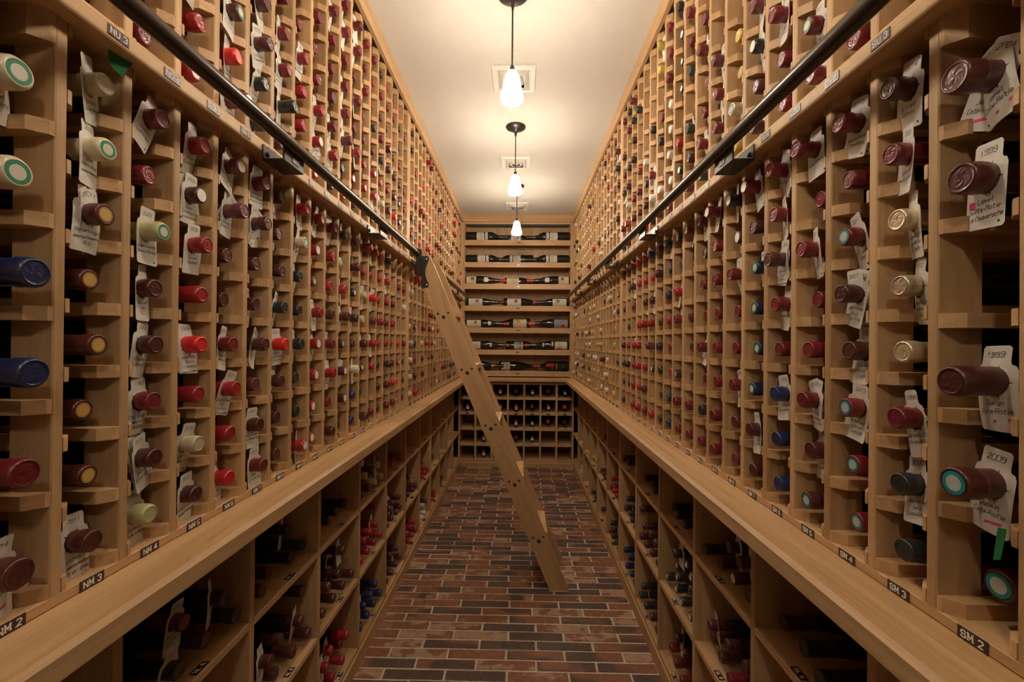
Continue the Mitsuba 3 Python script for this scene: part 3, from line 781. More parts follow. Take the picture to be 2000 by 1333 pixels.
BIN_BOTTLES = {
    'L0t': 'B,0,-6 Kt,1,-6 M,2,-15 K,3,-6 Bt,5,-29 Kt,6,-6',
    'L1t': 'M,0,-6 M,1,-39 K,2,-22 K,3,-25 Kt,6,-52',
    'L1m': 'M,0,-13 M,1,-16 M,2,-10 M,3,-6 Mt,4,-6 M,5,-25 Mt,6,-8 M,10,-26',
    'L2t': 'K,1,-28 K,2,-35 K,3,-39',
    'L2m': 'M,0,-6 M,1,-6 M,2,-6 M,3,-6 M,4,-6 M,5,-6 Mt,6,-55 Mt,8,-6',
    'L2b': 'R,0,-6 R,1,-6 R,2,-6 R,3,-49 Rt,4,-8 Rt,5,-32 R,6,-6',
    'L3t': 'M,0,-6 M,1,-6 C,2,-6 C,3,-6 C,4,-6 Mt,5,-6 Ct,6,-6 C,9,-6',
    'L3m': 'Rt,0,-6 R,1,-7 R,2,-6 R,3,-6 R,4,-6 R,5,-11 Rt,6,-13 R,10,-31',
    'L3b': 'U,0,-6 U,1,-6 U,2,-6 U,3,-6 Ut,4,-6 U,5,-6 U,6,-13',
    'L4t': 'R,0,-6 Rt,1,-6 R,2,-25 R,3,-6',
    'L4m': 'B,0,-6 M,1,-6 Mt,2,-6 M,3,-9 Mt,4,-6 Mt,5,-13 M,6,-6',
    'L4b': 'Mt,0,-6 M,1,-6 Mt,2,-6 M,3,-6 Mt,5,-23 Mt,6,-16',
    'L5m': 'M,0,-6 U,1,-12 M,2,-6 Mt,3,-6 U,6,-42',
    'L5b': 'R,0,-6 Rt,1,-6 R,2,-6 R,3,-6 R,4,-6 R,5,-6 R,6,-9',
    'L6b': 'W,0,-6 W,1,-6 W,2,-8 W,3,-29 W,5,-6 M,6,-9',
    'L6m': 'R,0,-6 R,1,-6 R,2,-6 R,3,-6 Rt,6,-36',
    'L7b': 'R,0,-6 R,1,-6 R,2,-6 R,3,-26',
    'L7m': 'K,2,-32 K,3,-40',
    'L8b': 'M,1,-9 Mt,2,-24 M,3,-29',
    'R0t': 'Mt,0,-6 K,1,-6 K,2,-31 M,3,-37',
    'R0m': 'M,3,-30',
    'R1t': 'M,0,-13 Mw,1,-15 M,2,-18 K,3,-6 Mt,4,-10 Mt,5,-22',
    'R1m': 'B,0,-6 B,1,-6 M,2,-21 M,3,-34 Mt,4,-26 M,5,-18 Mt,6,-6',
    'R2t': 'K,1,-13 K,2,-18 K,3,-34',
    'R2m': 'Kw,0,-6 Kw,1,-8 Kw,2,-19 Kw,3,-13 Mt,4,-19 Kw,5,-6 Kw,6,-36 Kw,7,-24 Kt,8,-9 Kw,9,-6',
    'R2b': 'M,0,-6 B,1,-7 B,2,-16 B,3,-28 Mw,5,-27 Mt,6,-32',
    'R3t': 'Kt,1,-15 K,2,-32 K,3,-26',
    'R3m': 'M,0,-6 M,1,-6 M,2,-6 M,3,-6 M,4,-7 M,5,-13 Mt,6,-6 M,10,-6',
    'R3b': 'M,0,-6 Mt,1,-6 K,2,-6 K,3,-6 Kt,6,-6',
    'R4t': 'Rt,0,-6 M,2,-11 M,3,-6',
    'R4m': 'K,0,-6 K,1,-9 Kt,2,-22 K,3,-18 K,6,-19',
    'R4b': 'U,0,-6 U,1,-9 U,2,-6 Ut,3,-52 U,5,-7 U,6,-6',
    'R5m': 'R,0,-6 R,1,-8 R,2,-11 Rt,3,-6 R,6,-11',
    'R5b': 'M,0,-6 K,1,-6 K,2,-6 B,3,-6 Kt,5,-6 Mt,6,-6',
    'R6t': 'M,0,-6 M,1,-6',
    'R6m': 'Mt,0,-6 M,1,-6 M,2,-16 M,3,-14',
    'R6b': 'M,3,-23',
    'R7m': 'Y,2,-21 Y,3,-15',
    'R7b': 'K,0,-6 K,1,-6 K,2,-19 K,3,-9',
    'R9b': 'L,1,-6 L,2,-17 L,3,-24',
}

COLOR = {'B': ((.155, .014, .020), 'burgundy'), 'R': ((.29, .016, .020), 'dark red'), 'X': ((.52, .018, .020), 'bright red'), 'M': ((.070, .016, .014), 'maroon brown'),
         'P': ((.115, .026, .036), 'plum'), 'K': ((.022, .022, .021), 'black'), 'U': ((.012, .021, .085), 'navy blue'), 'C': ((.56, .49, .33), 'cream'), 'L': ((.50, .48, .24), 'pale lime'),
         'G': ((.62, .52, .36), 'champagne foil'), 'W': ((.68, .65, .57), 'white'), 'Y': ((.50, .38, .08), 'gold yellow'), 'N': ((.018, .034, .026), 'dark green')}
SEAL = {'w': ((.72, .70, .66), 'pale printed top'), 'g': ((.02, .21, .12), 'green ringed top'), 't': ((.015, .22, .23), 'teal ringed top'), 'o': ((.50, .33, .10), 'gold printed top')}
def body_profile(scale=1.0):
    P = [(-.300, 0), (-.300, .030), (-.297, .0355), (-.290, .0378), (-.190, .0380), (-.176, .0368), (-.158, .0325), (-.138, .0262), (-.118, .0208), (-.098, .0176), (-.080, .0160), (-.062, .0150), (-.050, .0143), (-.050, 0)]
    return [(a, b) for a, b in P]
def capsule_mesh(kind, n=22, seed=0):
    """Capsule with an embossed end; x = 0 is the tip."""
    if kind == 0:
        P = [(-.064, .0150), (-.0645, .0154), (-.030, .0149), (-.0225, .0150), (-.0205, .0161), (-.0185, .0165), (-.0085, .0165), (-.0068, .0158), (-.0058, .0162), (-.0022, .0161), (-.0006, .0150), (0, .0134)]
    elif kind == 1:
        P = [(-.070, .0152), (-.0705, .0156), (-.026, .0150), (-.0215, .0151), (-.020, .0160), (-.007, .0162), (-.0030, .0158), (-.0008, .0144), (0, .0128)]
    else:                            # dipped wax
        P = [(-.052, .0150), (-.0525, .0158), (-.030, .0160), (-.022, .0166), (-.017, .0172), (-.008, .0172), (-.0035, .0165), (-.001, .0146), (0, .0125)]
    v, f = lathe(P + [(-.0012, .0122)], n)
    r_ = random.Random(seed)
    rings = [.0122, .0105, .0088, .0070, .0050, .0028]
    vs = [v]; base = len(v) - n
    idx = [list(range(base, base + n))]; cnt = len(v); F = [f]
    for q, r in enumerate(rings[1:]):
        hgt = [(-.0012 + (r_.uniform(-.0003, .0006) if kind != 2 else r_.uniform(-.0001, .0001))) for _ in range(n)]
        vs.append(np.array([[hgt[k], r * math.cos(2 * math.pi * k / n), r * math.sin(2 * math.pi * k / n)] for k in range(n)]))
        idx.append(list(range(cnt, cnt + n))); cnt += n
    vs.append(np.array([[-.001, 0, 0]])); c = cnt
    for A, B in zip(idx, idx[1:]):
        F.append(np.array([[A[k], A[(k + 1) % n], B[(k + 1) % n]] for k in range(n)] + [[A[k], B[(k + 1) % n], B[k]] for k in range(n)]))
    F.append(np.array([[idx[-1][k], idx[-1][(k + 1) % n], c] for k in range(n)]))
    return np.vstack(vs), np.vstack(F)
def seal_mesh(n=22):
    """A disc of print on the tip: an outer ring and an inner disc, coloured per vertex."""
    rad = [.0120, .0082, .0080, .0]
    v, f = [], []
    for r in rad[:-1]: v += [[-.00025, r * math.cos(2 * math.pi * k / n), r * math.sin(2 * math.pi * k / n)] for k in range(n)]
    v.append([-.00025, 0, 0])
    for q in range(2):
        for k in range(n):
            m = (k + 1) % n
            f += [[q * n + k, q * n + m, (q + 1) * n + m], [q * n + k, (q + 1) * n + m, (q + 1) * n + k]]
    for k in range(n): f.append([2 * n + k, 2 * n + (k + 1) % n, 3 * n])
    v = np.array(v)
    # rim down to the capsule
    rim = v[:n] + [-.0012, 0, 0]; b = len(v); v = np.vstack([v, rim])
    for k in range(n):
        m = (k + 1) % n
        f += [[k, b + k, b + m], [k, b + m, m]]
    return v, np.array(f)
_ply = {}
def shared(key, make, bsdf, **kw):
    if key not in _ply: _ply[key] = mikit.ply(make(), bsdf, **kw)
    return _ply[key]
BODY = lathe(body_profile(), 24)
CAPS = {(k, s): capsule_mesh(k, 22, s) for k in (0, 1, 2) for s in (1, 2)}
SEALM = seal_mesh()
def col_of(mesh, c): return np.tile(np.asarray(c, float), (len(mesh[0]), 1))
def jit(c, r): return tuple(min(.9, x * r) for x in c)

def pose(side, x, y, z, tilt, yaw, spin, sc=1.0):
    t = T4().translate([x, y, z])
    if side == 'S': t = t @ T4().rotate([0, 0, 1], 180)
    if side == 'Y': t = t @ T4().rotate([0, 0, 1], -90)
    return t @ T4().rotate([0, 0, 1], yaw) @ T4().rotate([0, 1, 0], tilt) @ T4().rotate([1, 0, 0], spin) @ T4().scale([sc, sc, sc])

def make_bottle(b):
    """b: dict with side, x (tip), y, z, colour, seal, label, scale ..."""
    k = thing('wine_bottle', b['label'], 'bottle', b.get('group'))
    t = pose(b['side'], b['x'], b['y'], b['z'], b['tilt'], b['yaw'], b['spin'], b['sc'])
    put_dict(k, 'glass', {**shared('body', lambda: BODY, 'bottle_glass', smooth=True), 'to_world': t})
    c, s = b['c'], b['s']
    kind = 2 if (c in 'XL' or (c in 'RC' and b['v'] > .5)) else (1 if b['v'] < .35 else 0)
    sd = 1 + int(b['v'] * 10) % 2
    tone = (.85, 1.0, 1.18)[int(b['v'] * 3)]
    cm = CAPS[(kind, sd)]
    col = jit(COLOR[c][0], tone)
    put_dict(k, 'capsule', {**shared(('cap', c, kind, sd, tone), lambda: cm, 'gold_foil' if c in 'G' else 'capsule_foil', smooth=False if False else True, color=col_of(cm, col)), 'to_world': t}, label=f'{COLOR[c][1]} capsule')
    if s:
        outer = SEAL[s][0]
        inner = {'w': outer, 'g': (.55, .52, .42), 't': (.42, .44, .43), 'o': (.10, .02, .02)}[s]
        n = 22
        vc = np.vstack([np.tile(outer, (2 * n, 1)), np.tile(inner, (n + 1, 1)), np.tile(outer, (n, 1))])
        if s == 'o': vc = np.vstack([np.tile((.12, .02, .02), (n, 1)), np.tile(outer, (2 * n + 1, 1)), np.tile((.12, .02, .02), (n, 1))])
        put_dict(k, 'seal', {**shared(('seal', s), lambda: SEALM, 'capsule_foil', smooth=False, color=vc), 'to_world': t}, label=SEAL[s][1])
    return k

_N = 'zero one two three four five six seven eight nine ten eleven twelve thirteen fourteen fifteen sixteen seventeen eighteen nineteen'.split()
def spell(n): return _N[n] if n < 20 else ('twenty', 'thirty', 'forty')[n // 10 - 2] + ('-' + _N[n % 10] if n % 10 else '')
bottles = []
ORD = ['bottom row', 'second row', 'third row', 'fourth row', 'fifth row', 'sixth row', 'seventh row', 'top row']
MAG = {'NM2': 'Cg5t Cg5 U30 U30 B20 M14d', 'SM2': 'M26d M18t - M30t Mt25t Mt-30'}
def parse(tok):
    c = tok[0]; s = tok[1] if tok[1] in 'wgto' else ''
    rest = tok[1 + len(s):]
    tag = 0
    if rest[-1] in 'tdn': tag = {'t': 1, 'd': 2, 'n': 3}[rest[-1]]; rest = rest[:-1]
    return c, s, int(rest), tag
def add_cell(col, row, tok, known):
    side, y, zs, tops, mg = CELLS[col]
    c, s, prot, tag = parse(tok)
    sc = 1.2 if mg else 1.0
    x = FACE[side] + SGN[side] * prot / 1000
    nrow = len(zs)
    rowname = 'top row' if row == nrow - 1 else ORD[row]
    what = f'{COLOR[c][1]} capsule' if not s else f'{COLOR[c][1]} {SEAL[s][1].split()[0]}-topped capsule'
    num = spell(int(col[2:]))
    lab = f'bottle with {what} in column {num} above plate {col[:2]} {col[2:]}, {rowname}'
    bottles.append(dict(side=side, x=x, y=y, z=zs[row] + .0004, c=c, s=s, tag=tag, label=lab, sc=sc, tilt=rng.uniform(-.7, .7), yaw=rng.uniform(-1.2, 1.2), spin=rng.uniform(0, 360),
                        v=rng.random(), size=sc / math.hypot(y, .6), where=f'plate {col[:2]} {num}, {rowname}', kind='rack', col=col, row=row))
for col, line in {**RACK_BOTTLES, **MAG}.items():
    toks = line.split()
    for i, t in enumerate(toks):
        if t != '-': add_cell(col, len(toks) - 1 - i, t, True)
# columns beyond the ones one can read: a mix as the photograph shows it there
def pick(w): 
    t = rng.random() * sum(w.values())
    for k, q in w.items():
        t -= q
        if t <= 0: return k
    return k
for col, (side, y, zs, tops, mg) in CELLS.items():
    if col in RACK_BOTTLES or col in MAG or y < .4: continue
    u = (y - 2.5) / 2.1
    num = int(col[2:])
    for row in range(len(zs)):
        if side == 'N' and col[1] == 'M':
            w = {'R': 4, 'K': 2, 'M': 3, 'B': 3, 'C': 1.6, 'X': 1} if u < .6 else {'K': 5, 'M': 4, 'B': 2, 'R': 1}
            p = .62
            if num == 21: w, p = {'C': 1}, .9
        elif side == 'N':
            w = {'K': 3, 'B': 3, 'R': 3, 'M': 3, 'X': 1.2, 'C': .5}; p = .66
        elif col[1] == 'M':
            w = {'W': 4, 'C': 3, 'Y': 3, 'L': 1.5, 'K': .8, 'M': .8} if u < .62 else {'K': 4, 'Y': 2, 'W': 1.5, 'C': 1, 'R': .4}; p = .58
            if num == 21: w, p = {'M': 1, 'B': 1}, .6
        else:
            w = {'B': 3, 'M': 3, 'K': 2.5, 'W': 1, 'R': 1} if u < .5 else {'K': 4, 'W': 2, 'Y': 2, 'B': 1.5, 'M': 1}; p = .5
        if rng.random() < p:
            c = pick(w)
            add_cell(col, row, f"{c}{'w' if rng.random() < .12 else ''}{int(rng.gauss(6, 9))}{'t' if rng.random() < .42 else ''}", False)

SITES = [(0, .0425 + .0835 * k) for k in range(4)] + [(1, .0425 + .0835 * (k + .5)) for k in range(3)] + [(2, .0425 + .0835), (2, .0425 + .167), (2, .0425), (2, .293)]
LAY = ['bottom layer', 'second layer', 'third layer']
RNK = ['nearest camera', 'second nearest', 'third nearest', 'farthest']
for key, line in BIN_BOTTLES.items():
    side = 'N' if key[0] == 'L' else 'S'
    b, r = int(key[1]), key[2]
    y0 = (.70 + .351 * b) if side == 'N' else (.716 + .354 * b)
    num = 3 * b + 4 + {'b': 0, 'm': 1, 't': 2}[r]
    es = [e.split(',') for e in line.split()]
    for c, j, prot in es:
        l, ys = SITES[int(j)]
        rank = sorted(SITES[int(q[1])][1] for q in es if SITES[int(q[1])][0] == l).index(ys)
        tag = 1 if c[-1] == 't' and len(c) > 1 else 0
        s = 'w' if 'w' in c[1:] else ''
        x = FACE[side] + SGN[side] * (int(prot) / 1000 - .004)
        lab = f'bottle with {COLOR[c[0]][1]} capsule in bin {side}L {spell(num)}, {LAY[l]}, {RNK[rank]}'
        bottles.append(dict(side=side, x=x, y=y0 + ys, z=SHELF_Z[r] + .0382 + .0648 * l, c=c[0], s=s, tag=tag, label=lab, sc=1.0, tilt=rng.uniform(-.3, .3), yaw=rng.uniform(-.4, .4), spin=rng.uniform(0, 360),
                            v=rng.random(), size=.92 / math.hypot(y0 + ys, .6, .6), where=f'bin {side}L {spell(num)}, {LAY[l]}, {RNK[rank]}', kind='bin'))

bottles.sort(key=lambda b: -b['size'])
NB = 300
single, mass = bottles[:NB], bottles[NB:]
seen_lab = set()
for b in single:
    make_bottle(b)
# all the smaller ones, farther off
body_lo = lathe([(-.300, 0), (-.299, .032), (-.292, .038), (-.185, .038), (-.155, .031), (-.105, .0182), (-.060, .0150), (-.058, 0)], 12)
cap_lo = lathe([(-.064, .0148), (-.022, .0150), (-.020, .0165), (-.006, .0163), (-.0008, .0146), (0, .012), (-.0006, .0)], 14)
seal_lo = lathe([(-.0002, .0118), (.0001, 0)], 14)
parts, cols, nrm = [], [], []
def mat(t): return np.array(t.matrix, float)
for b in mass:
    m = mat(pose(b['side'], b['x'], b['y'], b['z'], b['tilt'], b['yaw'], b['spin'], b['sc']))
    for msh, c in ((body_lo, (.012, .012, .009)), (cap_lo, jit(COLOR[b['c']][0], (.85, 1, 1.18)[int(b['v'] * 3)]))) + (((seal_lo, SEAL[b['s']][0]),) if b['s'] else ()):
        v = msh[0] @ m[:3, :3].T + m[:3, 3]
        parts.append((v, msh[1])); cols.append(np.tile(c, (len(v), 1)))
v, f = join(parts)
kk = put(None, 'wine_bottles', (v, f), 'capsule_foil', smooth=True, color=np.vstack(cols))
labels[kk] = {'label': 'the many smaller wine bottles in the farther columns of the racks', 'category': 'bottles', 'kind': 'stuff'}

# ------------------------------------------------------------------ paper tags on the necks
WORDS = ['Vincent Girardin|Charmes-Chambertin', 'Gerard Seguin|Gevrey-Chambertin|V.V.', 'Cathiard|Chambolle-Musigny|Clos de l Orme', 'Girardin|Clos de la Roche', 'Clos des|Lambrays', 'Perrot-Minot|Chambertin Clos|de Beze', 'Fourrier|Bonnes Mares',
         'Mugnier|Chambolle-Musigny', 'Jamet|Cote-Rotie', 'Levet|Cote-Rotie|La Chavaroche', 'A. Clape|Cornas', 'Garon|Cote-Rotie', 'Jasmin|Cote-Rotie', 'Ogier|Cote-Rotie', 'Allemand|Cornas|Chaillot', 'Jean-Michel|Gerin|Cote-Rotie|Champin le Seigneur',
         'Gevrey-Chambertin|V.V.', 'Grands Echezeaux', 'Latricieres|Chambertin', 'Cornas|Reynard', 'Clos Vougeot', 'Vosne-Romanee']
GIVEN = {('NM3', 7): ('1998', 'Girardin|Clos de Vougeot'), ('NM3', 6): ('2002', 'Vincent Girardin|Charmes-Chambertin'), ('NM3', 5): ('2017', 'Gerard Seguin|Gevrey-Chambertin|V.V.'), ('NM3', 0): ('2011', 'Cathiard|Chambolle-Musigny|Clos de l Orme'),
         ('NM4', 5): ('2002', 'Vincent Girardin|Bonnes Mares'), ('NM4', 4): ('2014', 'Dupont|Chambertin|IWA'), ('NM4', 3): ('2003', 'Clos des|Lambrays'), ('NM4', 2): ('1967', 'Clos Vougeot|Chambertin Clos|de Beze'), ('NM4', 1): ('2014', 'Mugnier|Bonnes Mares'),
         ('NM4', 0): ('1997', 'Girardin|Clos de la Roche'), ('NM5', 1): ('2016', 'Gevrey|Chambertin'), ('SM2', 5): ('2004', 'Jamet|Cote-Rotie'), ('SM2', 4): ('1999', 'Levet|Cote-Rotie|La Chavaroche'), ('SM2', 2): ('1999', 'Garon|Cote-Rotie'),
         ('SM2', 1): ('2009', 'Jasmin|Cote-Rotie'), ('SM3', 7): ('2014', 'A. Clape|Cornas'), ('SM3', 5): ('2015', 'Clusel-Roch|Cote-Rotie|Viallieres'), ('SM3', 4): ('2012', 'Clusel-Roch|Cote-Rotie|Les Grandes'), ('SM3', 1): ('2006', 'Jean-Michel|Gerin|Cote-Rotie'),
         ('SM4', 5): ('2011', 'Cornas|Reynard'), ('SM4', 4): ('2007', 'Jean-Michel|Gerin|Cote-Rotie'), ('SM4', 3): ('2009', 'Stephan|Coteaux de|Tupin'), ('SM4', 2): ('2012', 'Allemand|Cornas|Chaillot')}
def tag_outline(narrow):
    W, tb = (.0175, .0105) if narrow else (.0248, .0175)
    pts = [(-W + .003, -.056), (W - .003, -.056), (W, -.053), (W, .0135), (W - .002, .0185), (tb + .001, .0205), (tb, .024), (tb, .039), (tb - .003, .042), (-tb + .003, .042), (-tb, .039), (-tb, .024), (-tb - .001, .0205), (-W + .002, .0185), (-W, .0135), (-W, -.053)]
    hole = []
    for i in range(20):
        a = 2 * math.pi * i / 20
        r = .0215 if i % 4 == 0 else .0163
        if i % 4 == 0:
            hole += [(.0163 * math.cos(a - .05), .0163 * math.sin(a - .05)), (r * math.cos(a), r * math.sin(a)), (.0163 * math.cos(a + .05), .0163 * math.sin(a + .05))]
        else: hole.append((r * math.cos(a), r * math.sin(a)))
    P = Polygon(pts, [hole])
    m = trimesh.creation.triangulate_polygon(P, engine='earcut')
    v = np.column_stack([m[0], np.zeros(len(m[0]))]); f = np.array(m[1])
    v, f = trimesh.remesh.subdivide_to_size(v, f, .016)
    mm = trimesh.Trimesh(v, f, process=True)
    return np.array(mm.vertices)[:, :2], np.array(mm.faces)
TAGS = {False: tag_outline(False), True: tag_outline(True)}
def flat_tag(): 
    W, tb = .0248, .0175
    v = np.array([(-W, -.056), (W, -.056), (W, -.015), (-W, -.015), (-W, .0195), (W, .0195), (tb, .0195), (tb, .042), (-tb, .042), (-tb, .0195)], float)
    # lower flap, two cheeks beside the neck, tab
    v = np.vstack([v, [(-.0163, -.015), (.0163, -.015), (.0163, .0163), (-.0163, .0163), (-W, .0163), (W, .0163)]])
    f = [[0, 1, 2], [0, 2, 3], [3, 10, 13], [3, 13, 14], [11, 2, 15], [11, 15, 12], [14, 15, 5], [14, 5, 4], [9, 6, 7], [9, 7, 8]]
    return v, np.array(f)
FLAT = flat_tag()

def tag_pose(b, d, roll, yaw, tip, bend, sc):
    """Maps (s, t, h) of a tag's sheet (h along its normal, towards the tip) to the room."""
    m = mat(pose(b['side'], b['x'], b['y'], b['z'], b['tilt'], b['yaw'], 0, 1.0))
    cr, sr = math.cos(roll), math.sin(roll); cy, sy = math.cos(yaw), math.sin(yaw); ct, st = math.cos(tip), math.sin(tip)
    rn = .0152 * sc
    hole = .0163 * sc
    def fn(st2, h=0.0):
        s_, t_ = st2[:, 0] * sc, st2[:, 1] * sc
        # roll about the neck, hanging on the hole's upper edge
        y_ = s_ * cr - t_ * sr; z_ = s_ * sr + t_ * cr
        x_ = bend * (s_ * s_) * 14 + bend * .6 * (t_ * t_) * 6 + h
        # yaw about z, tip about y, both through the neck
        X = x_ * cy - y_ * sy; Y = x_ * sy + y_ * cy
        X2 = X * ct + z_ * st; Z2 = -X * st + z_ * ct
        p = np.stack([X2 - d, Y, Z2 - (hole - rn)], 1)
        p[:, 1] *= -1 if b['side'] == 'X' else 1
        return p @ m[:3, :3].T + m[:3, 3]
    return fn

tags = []
for b in bottles:
    if b['tag']:
        r_ = random.Random(int(b['y'] * 9000) + int(b['z'] * 7000) + 13)
        sgn = 1 if b['side'] == 'N' else -1
        for q in range(2 if b['tag'] == 2 else 1):
            tags.append(dict(b=b, q=q, d=(min(.044, max(.026, abs(b['x'] - FACE[b['side']]) * (1 if abs(b['x']) < abs(FACE[b['side']]) else -1) + .010)) + r_.uniform(-.002, .004) + .005 * q) * b['sc'], roll=(r_.gauss(0, .16) if q == 0 else r_.choice((-1, 1)) * r_.uniform(.25, .6)), yaw=sgn * r_.gauss(.16, .14), tip=r_.gauss(.02, .07),
                             bend=r_.uniform(-.55, .4), narrow=b['tag'] == 3, r=r_))
NT = 300
PAPER = (.70, .665, .60)
rest_t = []
for i, t in enumerate(tags):
    b = t['b']
    fn = tag_pose(b, t['d'], t['roll'], t['yaw'], t['tip'], t['bend'], b['sc'] ** .4)
    if i >= NT or b['size'] < .18 and i > 260:
        v2, f2 = FLAT
        rest_t.append((fn(v2), f2)); continue
    v2, f2 = TAGS[t['narrow']]
    extra = 'second white tag' if t['q'] else ('narrow white tag' if t['narrow'] else 'white neck tag')
    k = thing('bottle_tag', f"{extra} on {COLOR[b['c']][1]} bottle at {b['where']}", 'tag')
    pc = jit(PAPER, t['r'].uniform(.93, 1.05))
    put(k, 'card', (fn(v2), f2), 'paper', smooth=False, color=pc)
    if b['size'] > .62:
        yr, txt = GIVEN.get((b.get('col'), b.get('row')), (str(t['r'].choice((1995, 1999, 2001, 2003, 2005, 2009, 2010, 2012, 2014, 2015, 2016))), t['r'].choice(WORDS)))
        if t['narrow']: txt = txt.split('|')[0][:9] + '|' + txt.split('|')[-1][:9]
        P = []
        half = .0105 if t['narrow'] else .0175
        st, w = strokes(yr, .0062, .15, .25, t['r']); sc_ = min(1, half * 1.7 / w)
        P += [[(x * sc_, y * sc_ + .0285) for x, y in pl] for pl in st]
        lim = .033 if t['narrow'] else .044
        lines = txt.split('|')
        for j, L in enumerate(lines):
            st, w = strokes(L, .0055, .18, .35, t['r']); sc_ = min(1, lim / w)
            P += [[(x * sc_ + .0005, y * sc_ - .0265 - .0092 * j + .0012 * x / .02) for x, y in pl] for pl in st]
        rv, rf = ribbons(P, .00055)
        sg = 1
        mir = rv.copy()
        if b['side'] == 'N': pass
        put(k, 'handwriting', (fn(mir, .0004), rf), 'print', color=(.035, .035, .045))
        if t['r'].random() < .5:
            a = np.linspace(0, 2 * math.pi, 11)[:-1]
            dv = np.vstack([[0, 0], np.column_stack([np.cos(a), np.sin(a)])]) * .0016 + [.018 if not t['narrow'] else .012, -.050]
            put(k, 'green_dot', (fn(dv, .0004), np.array([[0, q + 1, (q + 1) % 10 + 1] for q in range(10)])), 'print', color=(.0, .13, .075), label='small green dot')
        if b.get('col') == 'SM2' or (b.get('col'), b.get('row')) in (('NM2', 0),):
            dv = np.array([(-.004, -.047), (.016, -.043), (.0165, -.0395), (-.0035, -.0435)]) if b['row'] != 4 else np.array([(-.021, -.031), (-.013, -.031), (-.013, -.023), (-.021, -.023)])
            put(k, 'pink_mark', (fn(dv, .0003), np.array([[0, 1, 2], [0, 2, 3]])), 'print', color=(.75, .09, .30), label='pink highlighter mark')
if rest_t:
    v, f = join(rest_t)
    kk = put(None, 'bottle_tags', (v, f), 'paper', color=PAPER)
    labels[kk] = {'label': 'the many small white tags on bottles in the farther columns', 'category': 'tags', 'kind': 'stuff'}

